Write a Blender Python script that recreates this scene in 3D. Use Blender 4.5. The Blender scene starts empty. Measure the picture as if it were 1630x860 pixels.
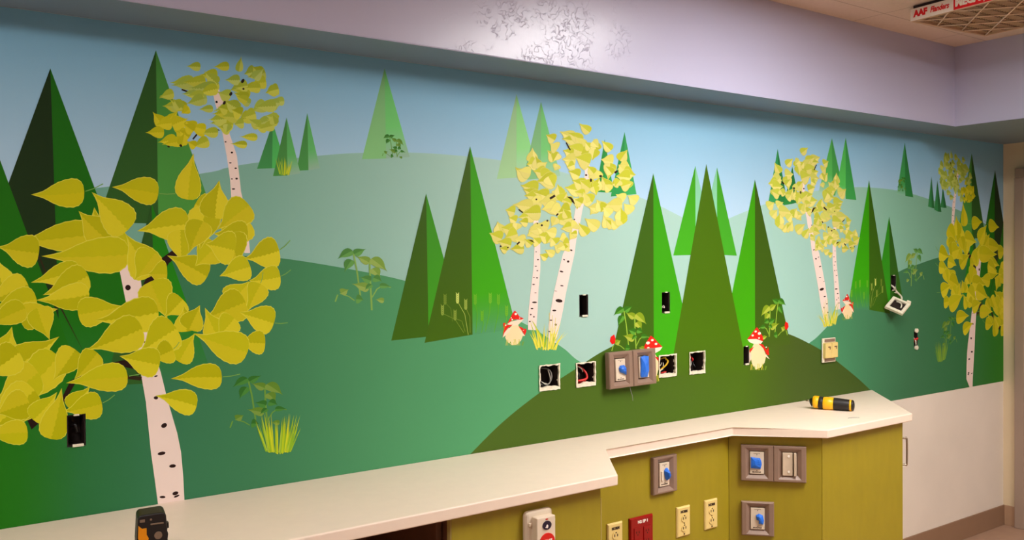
import bpy, bmesh, math, random
from mathutils import Vector, Matrix

C = bpy.context.scene.collection
SC = bpy.context.scene

# ------------------------------------------------------------------ camera, world, exposure
D = 2.5                      # distance of the mural wall from the camera
HC = 1.5275                  # camera height
RX = Vector((0.808005, -0.589127, -0.007611))
UP = Vector((0.014167, 0.006513, 0.999878))
FW = Vector((0.589005, 0.808015, -0.013609))
FPX = 1445.14
cam_data = bpy.data.cameras.new('camera')
cam = bpy.data.objects.new('camera', cam_data)
C.objects.link(cam)
cam_data.sensor_width = 36.0
cam_data.lens = FPX / 1630 * 36.0
cam_data.clip_start = 0.02
mw = Matrix.Identity(4)
for i in range(3):
    mw[i][0] = RX[i]; mw[i][1] = UP[i]; mw[i][2] = -FW[i]
mw[2][3] = HC
cam.matrix_world = mw
SC.camera = cam

world = bpy.data.worlds.new('room_air'); SC.world = world
world.use_nodes = True
world.node_tree.nodes['Background'].inputs[0].default_value = (0.9, 0.92, 1.0, 1)
world.node_tree.nodes['Background'].inputs[1].default_value = 0.05

SC.view_settings.view_transform = 'Standard'
SC.view_settings.look = 'None'
SC.view_settings.gamma = 1.0
SC.view_settings.use_curve_mapping = False
SC.view_settings.exposure = 1.12
LAMP = 12.0                  # radiance of the ceiling troffer and the added fill lights
LAMP_COL = (1.0, 0.97, 0.94)

# ------------------------------------------------------------------ helpers
def lin(c):
    out = []
    for v in c[:3]:
        v /= 255.0
        out.append(v / 12.92 if v <= 0.04045 else ((v + 0.055) / 1.055) ** 2.4)
    return (out[0], out[1], out[2], 1.0)

def mat(name, rgb, rough=0.5, metal=0.0, spec=0.5, vary=0.0, scale=8.0, bump=0.0, bscale=200.0, coat=0.0, stretch=None):
    m = bpy.data.materials.new(name); m.use_nodes = True
    nt = m.node_tree; b = nt.nodes['Principled BSDF']
    b.inputs['Base Color'].default_value = lin(rgb)
    b.inputs['Roughness'].default_value = rough
    b.inputs['Metallic'].default_value = metal
    b.inputs['Specular IOR Level'].default_value = spec
    b.inputs['Coat Weight'].default_value = coat
    tc = nt.nodes.new('ShaderNodeTexCoord')
    src = tc.outputs['Object']
    if stretch:
        mp = nt.nodes.new('ShaderNodeMapping'); mp.inputs['Scale'].default_value = stretch
        nt.links.new(src, mp.inputs['Vector']); src = mp.outputs['Vector']
    if vary > 0:
        n = nt.nodes.new('ShaderNodeTexNoise'); n.inputs['Scale'].default_value = scale; n.inputs['Detail'].default_value = 5
        nt.links.new(src, n.inputs['Vector'])
        mx = nt.nodes.new('ShaderNodeMix'); mx.data_type = 'RGBA'
        lo = lin([v * (1 - vary) for v in rgb]); hi = lin([min(255, v * (1 + vary)) for v in rgb])
        mx.inputs[6].default_value = lo; mx.inputs[7].default_value = hi
        nt.links.new(n.outputs['Fac'], mx.inputs[0]); nt.links.new(mx.outputs[2], b.inputs['Base Color'])
    if bump > 0:
        n2 = nt.nodes.new('ShaderNodeTexNoise'); n2.inputs['Scale'].default_value = bscale; n2.inputs['Detail'].default_value = 3
        nt.links.new(src, n2.inputs['Vector'])
        bp = nt.nodes.new('ShaderNodeBump'); bp.inputs['Strength'].default_value = bump; bp.inputs['Distance'].default_value = 0.002
        nt.links.new(n2.outputs['Fac'], bp.inputs['Height']); nt.links.new(bp.outputs['Normal'], b.inputs['Normal'])
    return m

def tag(o, label=None, cat=None, group=None, kind=None):
    if label: o['label'] = label
    if cat: o['category'] = cat
    if group: o['group'] = group
    if kind: o['kind'] = kind
    return o

def link_mesh(name, bm, m, parent=None, smooth=False):
    me = bpy.data.meshes.new(name)
    bm.normal_update(); bm.to_mesh(me); bm.free()
    for mm in (m if isinstance(m, (list, tuple)) else [m]): me.materials.append(mm)
    if smooth:
        for p in me.polygons: p.use_smooth = True
    o = bpy.data.objects.new(name, me); C.objects.link(o)
    if parent: o.parent = parent
    return o

def empty(name, loc=(0, 0, 0), rz=0.0, rx=0.0, ry=0.0):
    o = bpy.data.objects.new(name, None); C.objects.link(o)
    o.location = loc; o.rotation_euler = (rx, ry, rz); o.empty_display_size = 0.05
    return o

def add_box(bm, c, s, bev=0.0, rot=None, seg=2, mi=0):
    r = bmesh.ops.create_cube(bm, size=1.0)
    vs = r['verts']
    bmesh.ops.scale(bm, vec=s, verts=vs)
    if bev > 0:
        es = list({e for v in vs for e in v.link_edges})
        rb = bmesh.ops.bevel(bm, geom=es, offset=bev, segments=seg, affect='EDGES', profile=0.5)
        vs = list({v for f in rb['faces'] for v in f.verts} | {v for v in vs if v.is_valid})
        seen = set(vs); stack = list(vs)
        while stack:
            v = stack.pop()
            for e in v.link_edges:
                w = e.other_vert(v)
                if w not in seen: seen.add(w); stack.append(w)
        vs = list(seen)
    if rot: bmesh.ops.rotate(bm, verts=vs, cent=(0, 0, 0), matrix=rot)
    bmesh.ops.translate(bm, verts=vs, vec=c)
    if mi:
        for f in {f for v in vs for f in v.link_faces}: f.material_index = mi
    return vs

def box(name, c, s, m, parent=None, bev=0.0, rot=None):
    bm = bmesh.new(); add_box(bm, c, s, bev, rot)
    return link_mesh(name, bm, m, parent)

def extrude_poly(bm, pts, z0, z1, mi=0):
    """pts: (x, y) counter-clockwise; a solid prism"""
    lo = [bm.verts.new((p[0], p[1], z0)) for p in pts]
    hi = [bm.verts.new((p[0], p[1], z1)) for p in pts]
    n = len(pts); fs = [bm.faces.new(hi), bm.faces.new(lo[::-1])]
    for i in range(n):
        j = (i + 1) % n
        fs.append(bm.faces.new((lo[i], lo[j], hi[j], hi[i])))
    for f in fs: f.material_index = mi
    return fs

def slab_poly(bm, pts, y0, y1, mi=0):
    """pts: (x, z) clockwise or not; prism along y from y0 (front, smaller) to y1"""
    a = [bm.verts.new((p[0], y0, p[1])) for p in pts]
    b = [bm.verts.new((p[0], y1, p[1])) for p in pts]
    n = len(pts); fs = [bm.faces.new(a), bm.faces.new(b[::-1])]
    for i in range(n):
        j = (i + 1) % n
        fs.append(bm.faces.new((a[j], a[i], b[i], b[j])))
    for f in fs: f.material_index = mi
    return fs

def tube(bm, pts, rad, seg=8, caps=True, mi=0):
    pts = [Vector(p) for p in pts]
    rads = rad if isinstance(rad, (list, tuple)) else [rad] * len(pts)
    rings = []
    prev = None
    for i, p in enumerate(pts):
        if i == 0: t = pts[1] - p
        elif i == len(pts) - 1: t = p - pts[i - 1]
        else: t = (pts[i + 1] - pts[i - 1])
        t.normalize()
        if prev is None:
            a = Vector((0, 0, 1)) if abs(t.z) < 0.9 else Vector((1, 0, 0))
            n = t.cross(a).normalized()
        else:
            n = (prev - t * prev.dot(t)).normalized()
        prev = n
        b = t.cross(n)
        rings.append([bm.verts.new(p + rads[i] * (math.cos(2 * math.pi * k / seg) * n + math.sin(2 * math.pi * k / seg) * b)) for k in range(seg)])
    fs = []
    for i in range(len(rings) - 1):
        for k in range(seg):
            l = (k + 1) % seg
            fs.append(bm.faces.new((rings[i][k], rings[i][l], rings[i + 1][l], rings[i + 1][k])))
    if caps:
        fs.append(bm.faces.new(rings[0][::-1])); fs.append(bm.faces.new(rings[-1]))
    for f in fs: f.smooth = True; f.material_index = mi
    return rings

def smooth_path(pts, n=6):
    pts = [Vector(p) for p in pts]; out = []
    P = [pts[0]] + pts + [pts[-1]]
    for i in range(1, len(P) - 2):
        for k in range(n):
            t = k / n
            a, b, c, d = P[i - 1], P[i], P[i + 1], P[i + 2]
            out.append(0.5 * ((2 * b) + (c - a) * t + (2 * a - 5 * b + 4 * c - d) * t * t + (3 * b - a - 3 * c + d) * t ** 3))
    out.append(pts[-1])
    return out

def disc(bm, c, rx, rz, y0, y1, seg=20, mi=0):
    pts = [(c[0] + rx * math.cos(2 * math.pi * k / seg), c[1] + rz * math.sin(2 * math.pi * k / seg)) for k in range(seg)]
    return slab_poly(bm, pts, y0, y1, mi)

def text(name, s, size, m, parent, loc, rot=(math.pi / 2, 0, 0), bold=0.0, shear=0.0, sx=1.0, depth=0.0004):
    cu = bpy.data.curves.new(name, 'FONT'); cu.body = s; cu.size = size
    cu.align_x = 'CENTER'; cu.align_y = 'CENTER'; cu.offset = bold; cu.shear = shear; cu.extrude = depth; cu.resolution_u = 3
    t = bpy.data.objects.new(name + '_tmp', cu); C.objects.link(t)
    bpy.context.view_layer.update()
    me = bpy.data.meshes.new_from_object(t.evaluated_get(bpy.context.evaluated_depsgraph_get()))
    bpy.data.objects.remove(t); bpy.data.curves.remove(cu)
    me.name = name; me.materials.clear(); me.materials.append(m)
    o = bpy.data.objects.new(name, me); C.objects.link(o); o.parent = parent
    o.location = loc; o.rotation_euler = rot; o.scale = (sx, 1, 1)
    return o

def ray(px, py):
    return RX * ((px - 815) / FPX) - UP * ((py - 430) / FPX) + FW
def wallxz(px, py):                         # photo measurement -> (X, Z) on the mural wall
    d = ray(px, py); k = D / d.y
    return (d.x * k, HC + d.z * k)
def on_plane(px, py, p0, n):
    d = ray(px, py); o = Vector((0, 0, HC))
    return o + d * ((Vector(p0) - o).dot(n) / d.dot(n))

def cut_rects(bm, rects, axes=(0, 2), face_test=None):
    """cut rectangular openings (a0, a1, b0, b1) out of a flat sheet"""
    for (a0, a1, b0, b1) in rects:
        vs = bm.verts
        if not len(vs): return
        A = [v.co[axes[0]] for v in vs]; B = [v.co[axes[1]] for v in vs]
        if max(A) < a0 or min(A) > a1 or max(B) < b0 or min(B) > b1: continue
        for ax, val in ((axes[0], a0), (axes[0], a1), (axes[1], b0), (axes[1], b1)):
            co = [0, 0, 0]; co[ax] = val; no = [0, 0, 0]; no[ax] = 1
            geom = list(bm.verts) + list(bm.edges) + list(bm.faces)
            bmesh.ops.bisect_plane(bm, geom=geom, dist=1e-6, plane_co=co, plane_no=no)
        kill = []
        for f in bm.faces:
            c = f.calc_center_median()
            if a0 < c[axes[0]] < a1 and b0 < c[axes[1]] < b1 and (face_test is None or face_test(f)): kill.append(f)
        if kill: bmesh.ops.delete(bm, geom=kill, context='FACES')

# ------------------------------------------------------------------ materials
M = {}
M['drywall'] = mat('cream_wall_paint', (242, 230, 216), 0.6, vary=0.05, scale=2.5, bump=0.15, bscale=160)
M['wall_right'] = mat('warm_wall_paint', (220, 200, 165), 0.55, vary=0.03, scale=3, bump=0.12, bscale=160)
M['wall_far'] = mat('pale_wall_paint', (150, 146, 142), 0.7, vary=0.02, scale=2)
M['floor'] = mat('tan_sheet_flooring', (178, 142, 118), 0.4, vary=0.06, scale=14)
M['base'] = mat('brown_rubber_base', (152, 118, 92), 0.45, vary=0.04, scale=10)
M['base_right'] = mat('tan_rubber_base', (178, 142, 112), 0.45, vary=0.04, scale=10)
M['door_frame'] = mat('taupe_painted_steel', (164, 142, 126), 0.4, vary=0.03, scale=6)
M['door_leaf'] = mat('taupe_door_paint', (172, 150, 132), 0.4, vary=0.03, scale=6)
M['counter'] = mat('cream_solid_surface', (244, 222, 202), 0.45, vary=0.015, scale=30, spec=0.35)
M['olive'] = mat('olive_laminate', (158, 140, 28), 0.42, vary=0.05, scale=30, bump=0.06, bscale=400, stretch=(1, 1, 0.25))
M['edge'] = mat('pale_olive_edge_band', (190, 168, 96), 0.4, vary=0.03)
M['carcass'] = mat('brown_carcass_board', (104, 66, 44), 0.6, vary=0.12, scale=12)
M['taupe'] = mat('taupe_raceway_plastic', (144, 117, 100), 0.4, vary=0.03, scale=40)
M['device'] = mat('ivory_device_plastic', (226, 208, 184), 0.35, vary=0.02)
M['outlet'] = mat('almond_receptacle_plastic', (234, 206, 130), 0.35, vary=0.02)
M['slot'] = mat('dark_slot', (58, 36, 14), 0.7, vary=0.05)
M['red_plate'] = mat('red_receptacle_plastic', (150, 4, 4), 0.3, vary=0.04)
M['red_btn'] = mat('red_button_plastic', (214, 22, 14), 0.3, vary=0.03)
M['blue'] = mat('blue_masking_tape', (34, 112, 226), 0.5, vary=0.14, scale=60, bump=0.4, bscale=90)
M['white'] = mat('white_ink', (250, 240, 228), 0.5, vary=0.01)
M['black'] = mat('black_rubber', (24, 16, 14), 0.5, vary=0.12, scale=40)
M['box_in'] = mat('dark_galvanised_box', (46, 32, 28), 0.6, metal=0.3, vary=0.3, scale=30)
M['plaster'] = mat('torn_plaster', (240, 224, 200), 0.85, vary=0.10, scale=70, bump=0.6, bscale=140)
M['steel'] = mat('brushed_steel', (176, 158, 138), 0.35, metal=0.85, vary=0.06, scale=30)
M['alu'] = mat('bare_aluminium', (222, 202, 176), 0.4, metal=0.25, vary=0.06, scale=30)
M['yellow'] = mat('yellow_tool_plastic', (250, 186, 6), 0.35, vary=0.05, scale=30)
M['orange'] = mat('amber_tool_plastic', (226, 138, 10), 0.35, vary=0.06, scale=30)
M['grey_dot'] = mat('grey_lens_plastic', (128, 104, 84), 0.4, vary=0.06, scale=60)
M['navy'] = mat('navy_button_plastic', (30, 22, 48), 0.3, vary=0.05)
M['wire_red'] = mat('red_wire', (214, 28, 24), 0.4, vary=0.05)
M['wire_yellow'] = mat('yellow_wire', (226, 180, 20), 0.4, vary=0.05)
M['wire_white'] = mat('white_wire', (226, 214, 196), 0.4, vary=0.05)
M['wire_black'] = mat('black_wire', (26, 20, 20), 0.4, vary=0.1)
M['wire_grey'] = mat('grey_wire', (150, 146, 140), 0.4, vary=0.05)
M['card'] = mat('filter_cardboard', (240, 226, 212), 0.7, vary=0.03)
M['media'] = mat('pleated_filter_media', (196, 160, 130), 0.9, vary=0.08, scale=60)
M['mesh_wire'] = mat('filter_support_mesh', (232, 200, 172), 0.5, vary=0.03)
M['label_red'] = mat('label_red_ink', (222, 14, 24), 0.45, vary=0.02)
M['filter_gap'] = mat('dark_gap_block', (48, 34, 36), 0.7, vary=0.1)
M['fix'] = mat('white_fixture_enamel', (230, 226, 218), 0.4, vary=0.01)

def emissive(name, col, strength):
    m = bpy.data.materials.new(name); m.use_nodes = True
    nt = m.node_tree; nt.nodes.remove(nt.nodes['Principled BSDF'])
    e = nt.nodes.new('ShaderNodeEmission'); e.inputs[0].default_value = (*col, 1); e.inputs[1].default_value = strength
    nt.links.new(e.outputs[0], nt.nodes['Material Output'].inputs[0])
    return m
M['lamp'] = emissive('lit_diffuser', LAMP_COL, LAMP)

def print_material():                        # printed vinyl: ink colour stored per face corner
    m = bpy.data.materials.new('printed_mural_vinyl'); m.use_nodes = True
    nt = m.node_tree; b = nt.nodes['Principled BSDF']
    at = nt.nodes.new('ShaderNodeAttribute'); at.attribute_name = 'ink'
    tc = nt.nodes.new('ShaderNodeTexCoord')
    n = nt.nodes.new('ShaderNodeTexNoise'); n.inputs['Scale'].default_value = 3; n.inputs['Detail'].default_value = 3
    nt.links.new(tc.outputs['Object'], n.inputs['Vector'])
    mr = nt.nodes.new('ShaderNodeMapRange'); mr.inputs['To Min'].default_value = 0.97; mr.inputs['To Max'].default_value = 1.03
    nt.links.new(n.outputs['Fac'], mr.inputs['Value'])
    mx = nt.nodes.new('ShaderNodeVectorMath'); mx.operation = 'SCALE'
    nt.links.new(at.outputs['Color'], mx.inputs[0]); nt.links.new(mr.outputs['Result'], mx.inputs['Scale'])
    nt.links.new(mx.outputs['Vector'], b.inputs['Base Color'])
    b.inputs['Roughness'].default_value = 0.55; b.inputs['Specular IOR Level'].default_value = 0.16
    w = nt.nodes.new('ShaderNodeTexNoise'); w.inputs['Scale'].default_value = 260; w.inputs['Detail'].default_value = 2
    nt.links.new(tc.outputs['Object'], w.inputs['Vector'])
    bp = nt.nodes.new('ShaderNodeBump'); bp.inputs['Strength'].default_value = 0.12; bp.inputs['Distance'].default_value = 0.001
    nt.links.new(w.outputs['Fac'], bp.inputs['Height']); nt.links.new(bp.outputs['Normal'], b.inputs['Normal'])
    return m
M['print'] = print_material()

def soffit_material():                       # glossy lavender paint with a patch of badly skimmed plaster under it
    m = bpy.data.materials.new('glossy_lavender_paint'); m.use_nodes = True
    nt = m.node_tree; b = nt.nodes['Principled BSDF']; N = nt.nodes.new; L = nt.links.new
    tc = N('ShaderNodeTexCoord')
    n = N('ShaderNodeTexNoise'); n.inputs['Scale'].default_value = 1.3; L(tc.outputs['Object'], n.inputs['Vector'])
    mx = N('ShaderNodeMix'); mx.data_type = 'RGBA'
    mx.inputs[6].default_value = lin((186, 182, 206)); mx.inputs[7].default_value = lin((182, 183, 212))
    L(n.outputs['Fac'], mx.inputs[0]); L(mx.outputs[2], b.inputs['Base Color'])
    b.inputs['Roughness'].default_value = 0.28; b.inputs['Specular IOR Level'].default_value = 0.55
    # patch mask around the old repair
    sep = N('ShaderNodeSeparateXYZ'); L(tc.outputs['Object'], sep.inputs[0])
    cx = N('ShaderNodeMath'); cx.operation = 'SUBTRACT'; cx.inputs[1].default_value = 1.86; L(sep.outputs['X'], cx.inputs[0])
    ab = N('ShaderNodeMath'); ab.operation = 'ABSOLUTE'; L(cx.outputs[0], ab.inputs[0])
    mr = N('ShaderNodeMapRange'); mr.inputs['From Min'].default_value = 0.55; mr.inputs['From Max'].default_value = 0.25
    mr.inputs['To Min'].default_value = 0.0; mr.inputs['To Max'].default_value = 1.0; L(ab.outputs[0], mr.inputs['Value'])
    # wrinkles: thin ridges of distorted noise, blotched
    nz = N('ShaderNodeTexNoise'); nz.inputs['Scale'].default_value = 34; nz.inputs['Detail'].default_value = 2; nz.inputs['Distortion'].default_value = 0.9
    L(tc.outputs['Object'], nz.inputs['Vector'])
    s1 = N('ShaderNodeMath'); s1.operation = 'SUBTRACT'; s1.inputs[1].default_value = 0.5; L(nz.outputs['Fac'], s1.inputs[0])
    s2 = N('ShaderNodeMath'); s2.operation = 'ABSOLUTE'; L(s1.outputs[0], s2.inputs[0])
    rg = N('ShaderNodeMapRange'); rg.inputs['From Min'].default_value = 0.020; rg.inputs['From Max'].default_value = 0.0; L(s2.outputs[0], rg.inputs['Value'])
    bl = N('ShaderNodeTexNoise'); bl.inputs['Scale'].default_value = 11; bl.inputs['Detail'].default_value = 3; L(tc.outputs['Object'], bl.inputs['Vector'])
    bm_ = N('ShaderNodeMapRange'); bm_.inputs['From Min'].default_value = 0.47; bm_.inputs['From Max'].default_value = 0.58; L(bl.outputs['Fac'], bm_.inputs['Value'])
    m1 = N('ShaderNodeMath'); m1.operation = 'MULTIPLY'; L(rg.outputs[0], m1.inputs[0]); L(bm_.outputs[0], m1.inputs[1])
    m2 = N('ShaderNodeMath'); m2.operation = 'MULTIPLY'; L(m1.outputs[0], m2.inputs[0]); L(mr.outputs[0], m2.inputs[1])
    fine = N('ShaderNodeTexNoise'); fine.inputs['Scale'].default_value = 60; fine.inputs['Detail'].default_value = 3; L(tc.outputs['Object'], fine.inputs['Vector'])
    f2 = N('ShaderNodeMath'); f2.operation = 'MULTIPLY'; L(fine.outputs['Fac'], f2.inputs[0]); L(mr.outputs[0], f2.inputs[1])
    f3 = N('ShaderNodeMath'); f3.operation = 'MULTIPLY'; f3.inputs[1].default_value = 0.22; L(f2.outputs[0], f3.inputs[0])
    ad = N('ShaderNodeMath'); ad.operation = 'ADD'; L(m2.outputs[0], ad.inputs[0]); L(f3.outputs[0], ad.inputs[1])
    roll = N('ShaderNodeTexNoise'); roll.inputs['Scale'].default_value = 3.0; roll.inputs['Detail'].default_value = 1; L(tc.outputs['Object'], roll.inputs['Vector'])
    r3 = N('ShaderNodeMath'); r3.operation = 'MULTIPLY'; r3.inputs[1].default_value = 0.35; L(roll.outputs['Fac'], r3.inputs[0])
    ad2 = N('ShaderNodeMath'); ad2.operation = 'ADD'; L(ad.outputs[0], ad2.inputs[0]); L(r3.outputs[0], ad2.inputs[1])
    bp = N('ShaderNodeBump'); bp.inputs['Strength'].default_value = 0.5; bp.inputs['Distance'].default_value = 0.0022
    L(ad2.outputs[0], bp.inputs['Height']); L(bp.outputs['Normal'], b.inputs['Normal'])
    return m
M['soffit'] = soffit_material()
M['soffit_under'] = mat('slate_blue_underside', (124, 142, 158), 0.5, vary=0.03, scale=2)  # underside coloured darker and bluer than the soffit faces

def ceiling_material():                      # lay-in tiles with faint joints
    m = mat('ceiling_tile', (214, 190, 172), 0.85)
    nt = m.node_tree; b = nt.nodes['Principled BSDF']; N = nt.nodes.new; L = nt.links.new
    tc = [x for x in nt.nodes if x.type == 'TEX_COORD'][0]
    sep = N('ShaderNodeSeparateXYZ'); L(tc.outputs['Object'], sep.inputs[0])
    outs = []
    for ax, off in (('X', 3.48), ('Y', 2.14)):
        s = N('ShaderNodeMath'); s.operation = 'SUBTRACT'; s.inputs[1].default_value = off - 6.1; L(sep.outputs[ax], s.inputs[0])
        d = N('ShaderNodeMath'); d.operation = 'DIVIDE'; d.inputs[1].default_value = 0.61; L(s.outputs[0], d.inputs[0])
        f = N('ShaderNodeMath'); f.operation = 'FRACT'; L(d.outputs[0], f.inputs[0])
        c = N('ShaderNodeMath'); c.operation = 'SUBTRACT'; c.inputs[1].default_value = 0.5; L(f.outputs[0], c.inputs[0])
        a = N('ShaderNodeMath'); a.operation = 'ABSOLUTE'; L(c.outputs[0], a.inputs[0])
        g = N('ShaderNodeMath'); g.operation = 'GREATER_THAN'; g.inputs[1].default_value = 0.4955; L(a.outputs[0], g.inputs[0])
        outs.append(g)
    mxm = N('ShaderNodeMath'); mxm.operation = 'MAXIMUM'; L(outs[0].outputs[0], mxm.inputs[0]); L(outs[1].outputs[0], mxm.inputs[1])
    n = N('ShaderNodeTexNoise'); n.inputs['Scale'].default_value = 90; L(tc.outputs['Object'], n.inputs['Vector'])
    mx0 = N('ShaderNodeMix'); mx0.data_type = 'RGBA'; mx0.inputs[6].default_value = lin((208, 184, 166)); mx0.inputs[7].default_value = lin((222, 198, 180))
    L(n.outputs['Fac'], mx0.inputs[0])
    mx = N('ShaderNodeMix'); mx.data_type = 'RGBA'; mx.inputs[7].default_value = lin((182, 156, 138))
    L(mx0.outputs[2], mx.inputs[6]); L(mxm.outputs[0], mx.inputs[0]); L(mx.outputs[2], b.inputs['Base Color'])
    return m
M['ceiling'] = ceiling_material()

# ------------------------------------------------------------------ room shell
XL, XR, YB, YF = -1.6, 5.245, 2.5, -2.6
ZC = HC + 0.4004 * D         # ceiling
ZS = HC + 0.2465 * D         # soffit underside
YS = 0.915 * D               # soffit face along the mural wall
XS = 1.7285 * D              # soffit face along the right wall
ZT = HC - 0.2591 * D         # counter top
ZM = 0.810                   # lower edge of the mural

# openings cut in the mural wall: centre x, centre z, width, height
HOLES = {
    'mud_left': (0.456, 1.099, 0.044, 0.081), 'gang_a': (2.142, 1.352, 0.042, 0.080), 'gang_b': (2.561, 1.348, 0.044, 0.082),
    'sq_a': (1.980, 1.106, 0.086, 0.084), 'sq_b': (2.148, 1.103, 0.086, 0.082), 'sq_c': (2.567, 1.102, 0.090, 0.080),
    'sq_d': (2.734, 1.102, 0.084, 0.084), 'gang_c': (3.036, 1.109, 0.036, 0.079), 'gang_d': (4.140, 1.389, 0.044, 0.077),
    'gang_e': (4.340, 1.102, 0.036, 0.096)}
RECTS = [(x - w / 2, x + w / 2, z - h / 2, z + h / 2) for (x, z, w, h) in HOLES.values()]

def structure(name, bm, m):
    return tag(link_mesh(name, bm, m), kind='structure')

bm = bmesh.new(); add_box(bm, ((XL + XR) / 2, YB + 0.075, 1.40), (XR - XL + 0.30, 0.15, 2.80))
cut_rects(bm, RECTS, (0, 2), lambda f: f.calc_center_median().y < YB + 0.01)
wall_back = structure('wall_back', bm, M['drywall'])
bm = bmesh.new(); add_box(bm, ((XL + XR) / 2, (YB + YF) / 2, -0.05), (XR - XL + 0.3, YB - YF + 0.3, 0.1)); structure('floor', bm, M['floor'])
bm = bmesh.new(); add_box(bm, (XL - 0.075, (YB + YF) / 2, 1.40), (0.15, YB - YF, 2.80)); structure('wall_left', bm, M['wall_far'])
bm = bmesh.new(); add_box(bm, ((XL + XR) / 2, YF - 0.075, 1.40), (XR - XL + 0.3, 0.15, 2.80)); structure('wall_front', bm, M['wall_far'])
# right wall with the doorway
DY1, DY0, DH = 2.385, 1.475, 1.955
bm = bmesh.new()
add_box(bm, (XR + 0.075, (YB + DY1) / 2, 1.40), (0.15, YB - DY1, 2.80))
add_box(bm, (XR + 0.075, (DY0 + YF) / 2, 1.40), (0.15, DY0 - YF, 2.80))
add_box(bm, (XR + 0.075, (DY0 + DY1) / 2, (DH + 2.80) / 2), (0.15, DY1 - DY0, 2.80 - DH))
structure('wall_right', bm, M['wall_right'])
# ceiling slab with openings for the troffer and two added fill lights
TROFF_AND_FILL = [(2.58, 1.02, 0.60), (3.50, 0.10, 0.60), (-0.42, 0.62, 0.42)]      # x, y, half length; last two added to brighten right and left sides
bm = bmesh.new(); add_box(bm, ((XL + XR) / 2, (YB + YF) / 2, ZC + 0.06), (XR - XL + 0.3, YB - YF + 0.3, 0.12))
cut_rects(bm, [(x - 0.295, x + 0.295, y - h, y + h) for x, y, h in TROFF_AND_FILL], (0, 1), lambda f: f.calc_center_median().z < ZC + 0.01)
structure('ceiling', bm, M['ceiling'])
# soffit running along the mural wall and round the corner
bm = bmesh.new()
extrude_poly(bm, [(XL, YS), (XS, YS), (XS, YF), (XR, YF), (XR, YB), (XL, YB)], ZS, ZC)
es = [e for e in bm.edges if all(abs(v.co.z - ZS) < 1e-4 for v in e.verts) and all(v.co.y < YS + 0.01 for v in e.verts)]
bmesh.ops.bevel(bm, geom=es, offset=0.004, segments=2, affect='EDGES', profile=0.5)
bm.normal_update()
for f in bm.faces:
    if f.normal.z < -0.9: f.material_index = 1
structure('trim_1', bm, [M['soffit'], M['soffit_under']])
# baseboards
bm = bmesh.new(); add_box(bm, ((3.9 + XR) / 2, YB - 0.004, 0.056), (XR - 3.9, 0.008, 0.112), 0.002); structure('baseboard_back', bm, M['base'])
bm = bmesh.new(); add_box(bm, (XR - 0.004, (YB - 0.008 + 2.434) / 2, 0.056), (0.008, YB - 0.008 - 2.434, 0.112), 0.002)
add_box(bm, (XR - 0.004, (1.42 + YF) / 2, 0.056), (0.008, 1.42 - YF, 0.112), 0.002); structure('baseboard_right', bm, M['base_right'])
# door: painted steel frame and leaf
d1 = tag(empty('door_1', (XR, (DY0 + DY1) / 2, 0)), kind='structure')
bm = bmesh.new()
for yy in (DY1 - 0.002, DY0 + 0.002):
    sgn = 1 if yy > 2 else -1
    add_box(bm, (0.03, yy + sgn * 0.020 - (DY0 + DY1) / 2, (DH - 0.0065) / 2), (0.115, 0.052, DH - 0.0065), 0.004)
    add_box(bm, (0.06, yy - sgn * 0.015 - (DY0 + DY1) / 2, DH / 2), (0.05, 0.03, DH), 0.003)
add_box(bm, (0.03, 0, DH + 0.02), (0.115, DY1 - DY0 + 0.084, 0.052), 0.004)
link_mesh('door_frame', bm, M['door_frame'], d1)
lf = box('door_leaf', (0.100, 0, DH / 2), (0.044, DY1 - DY0 - 0.06, DH - 0.03), M['door_leaf'], d1, 0.003)
bm = bmesh.new()
tube(bm, [(0.075, -0.33, 1.0), (0.02, -0.33, 1.0), (0.015, -0.31, 1.0), (0.015, -0.21, 1.0)], 0.010)
link_mesh('door_handle', bm, M['steel'], lf)

# ------------------------------------------------------------------ ceiling light and two added fill lights
for i, (x, y, h) in enumerate(TROFF_AND_FILL):
    t = empty('ceiling_light', (x, y, ZC))
    tag(t, ('long recessed ceiling troffer nearest the mural wall', 'unseen troffer-shaped fill light added to brighten the right side', 'unseen short fill light added to brighten the left side')[i], 'ceiling light', 'fluorescent ceiling troffers')
    bm = bmesh.new()
    for sx in (-1, 1): add_box(bm, (sx * 0.288, 0, 0.035), (0.012, 2 * h - 0.002, 0.085))
    for sy in (-1, 1): add_box(bm, (0, sy * (h - 0.006), 0.035), (0.564, 0.012, 0.085))
    link_mesh('fixture_housing', bm, M['fix'], t)
    box('diffuser', (0, 0, 0.004), (0.562, 2 * h - 0.026, 0.006), M['lamp'], t)

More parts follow.
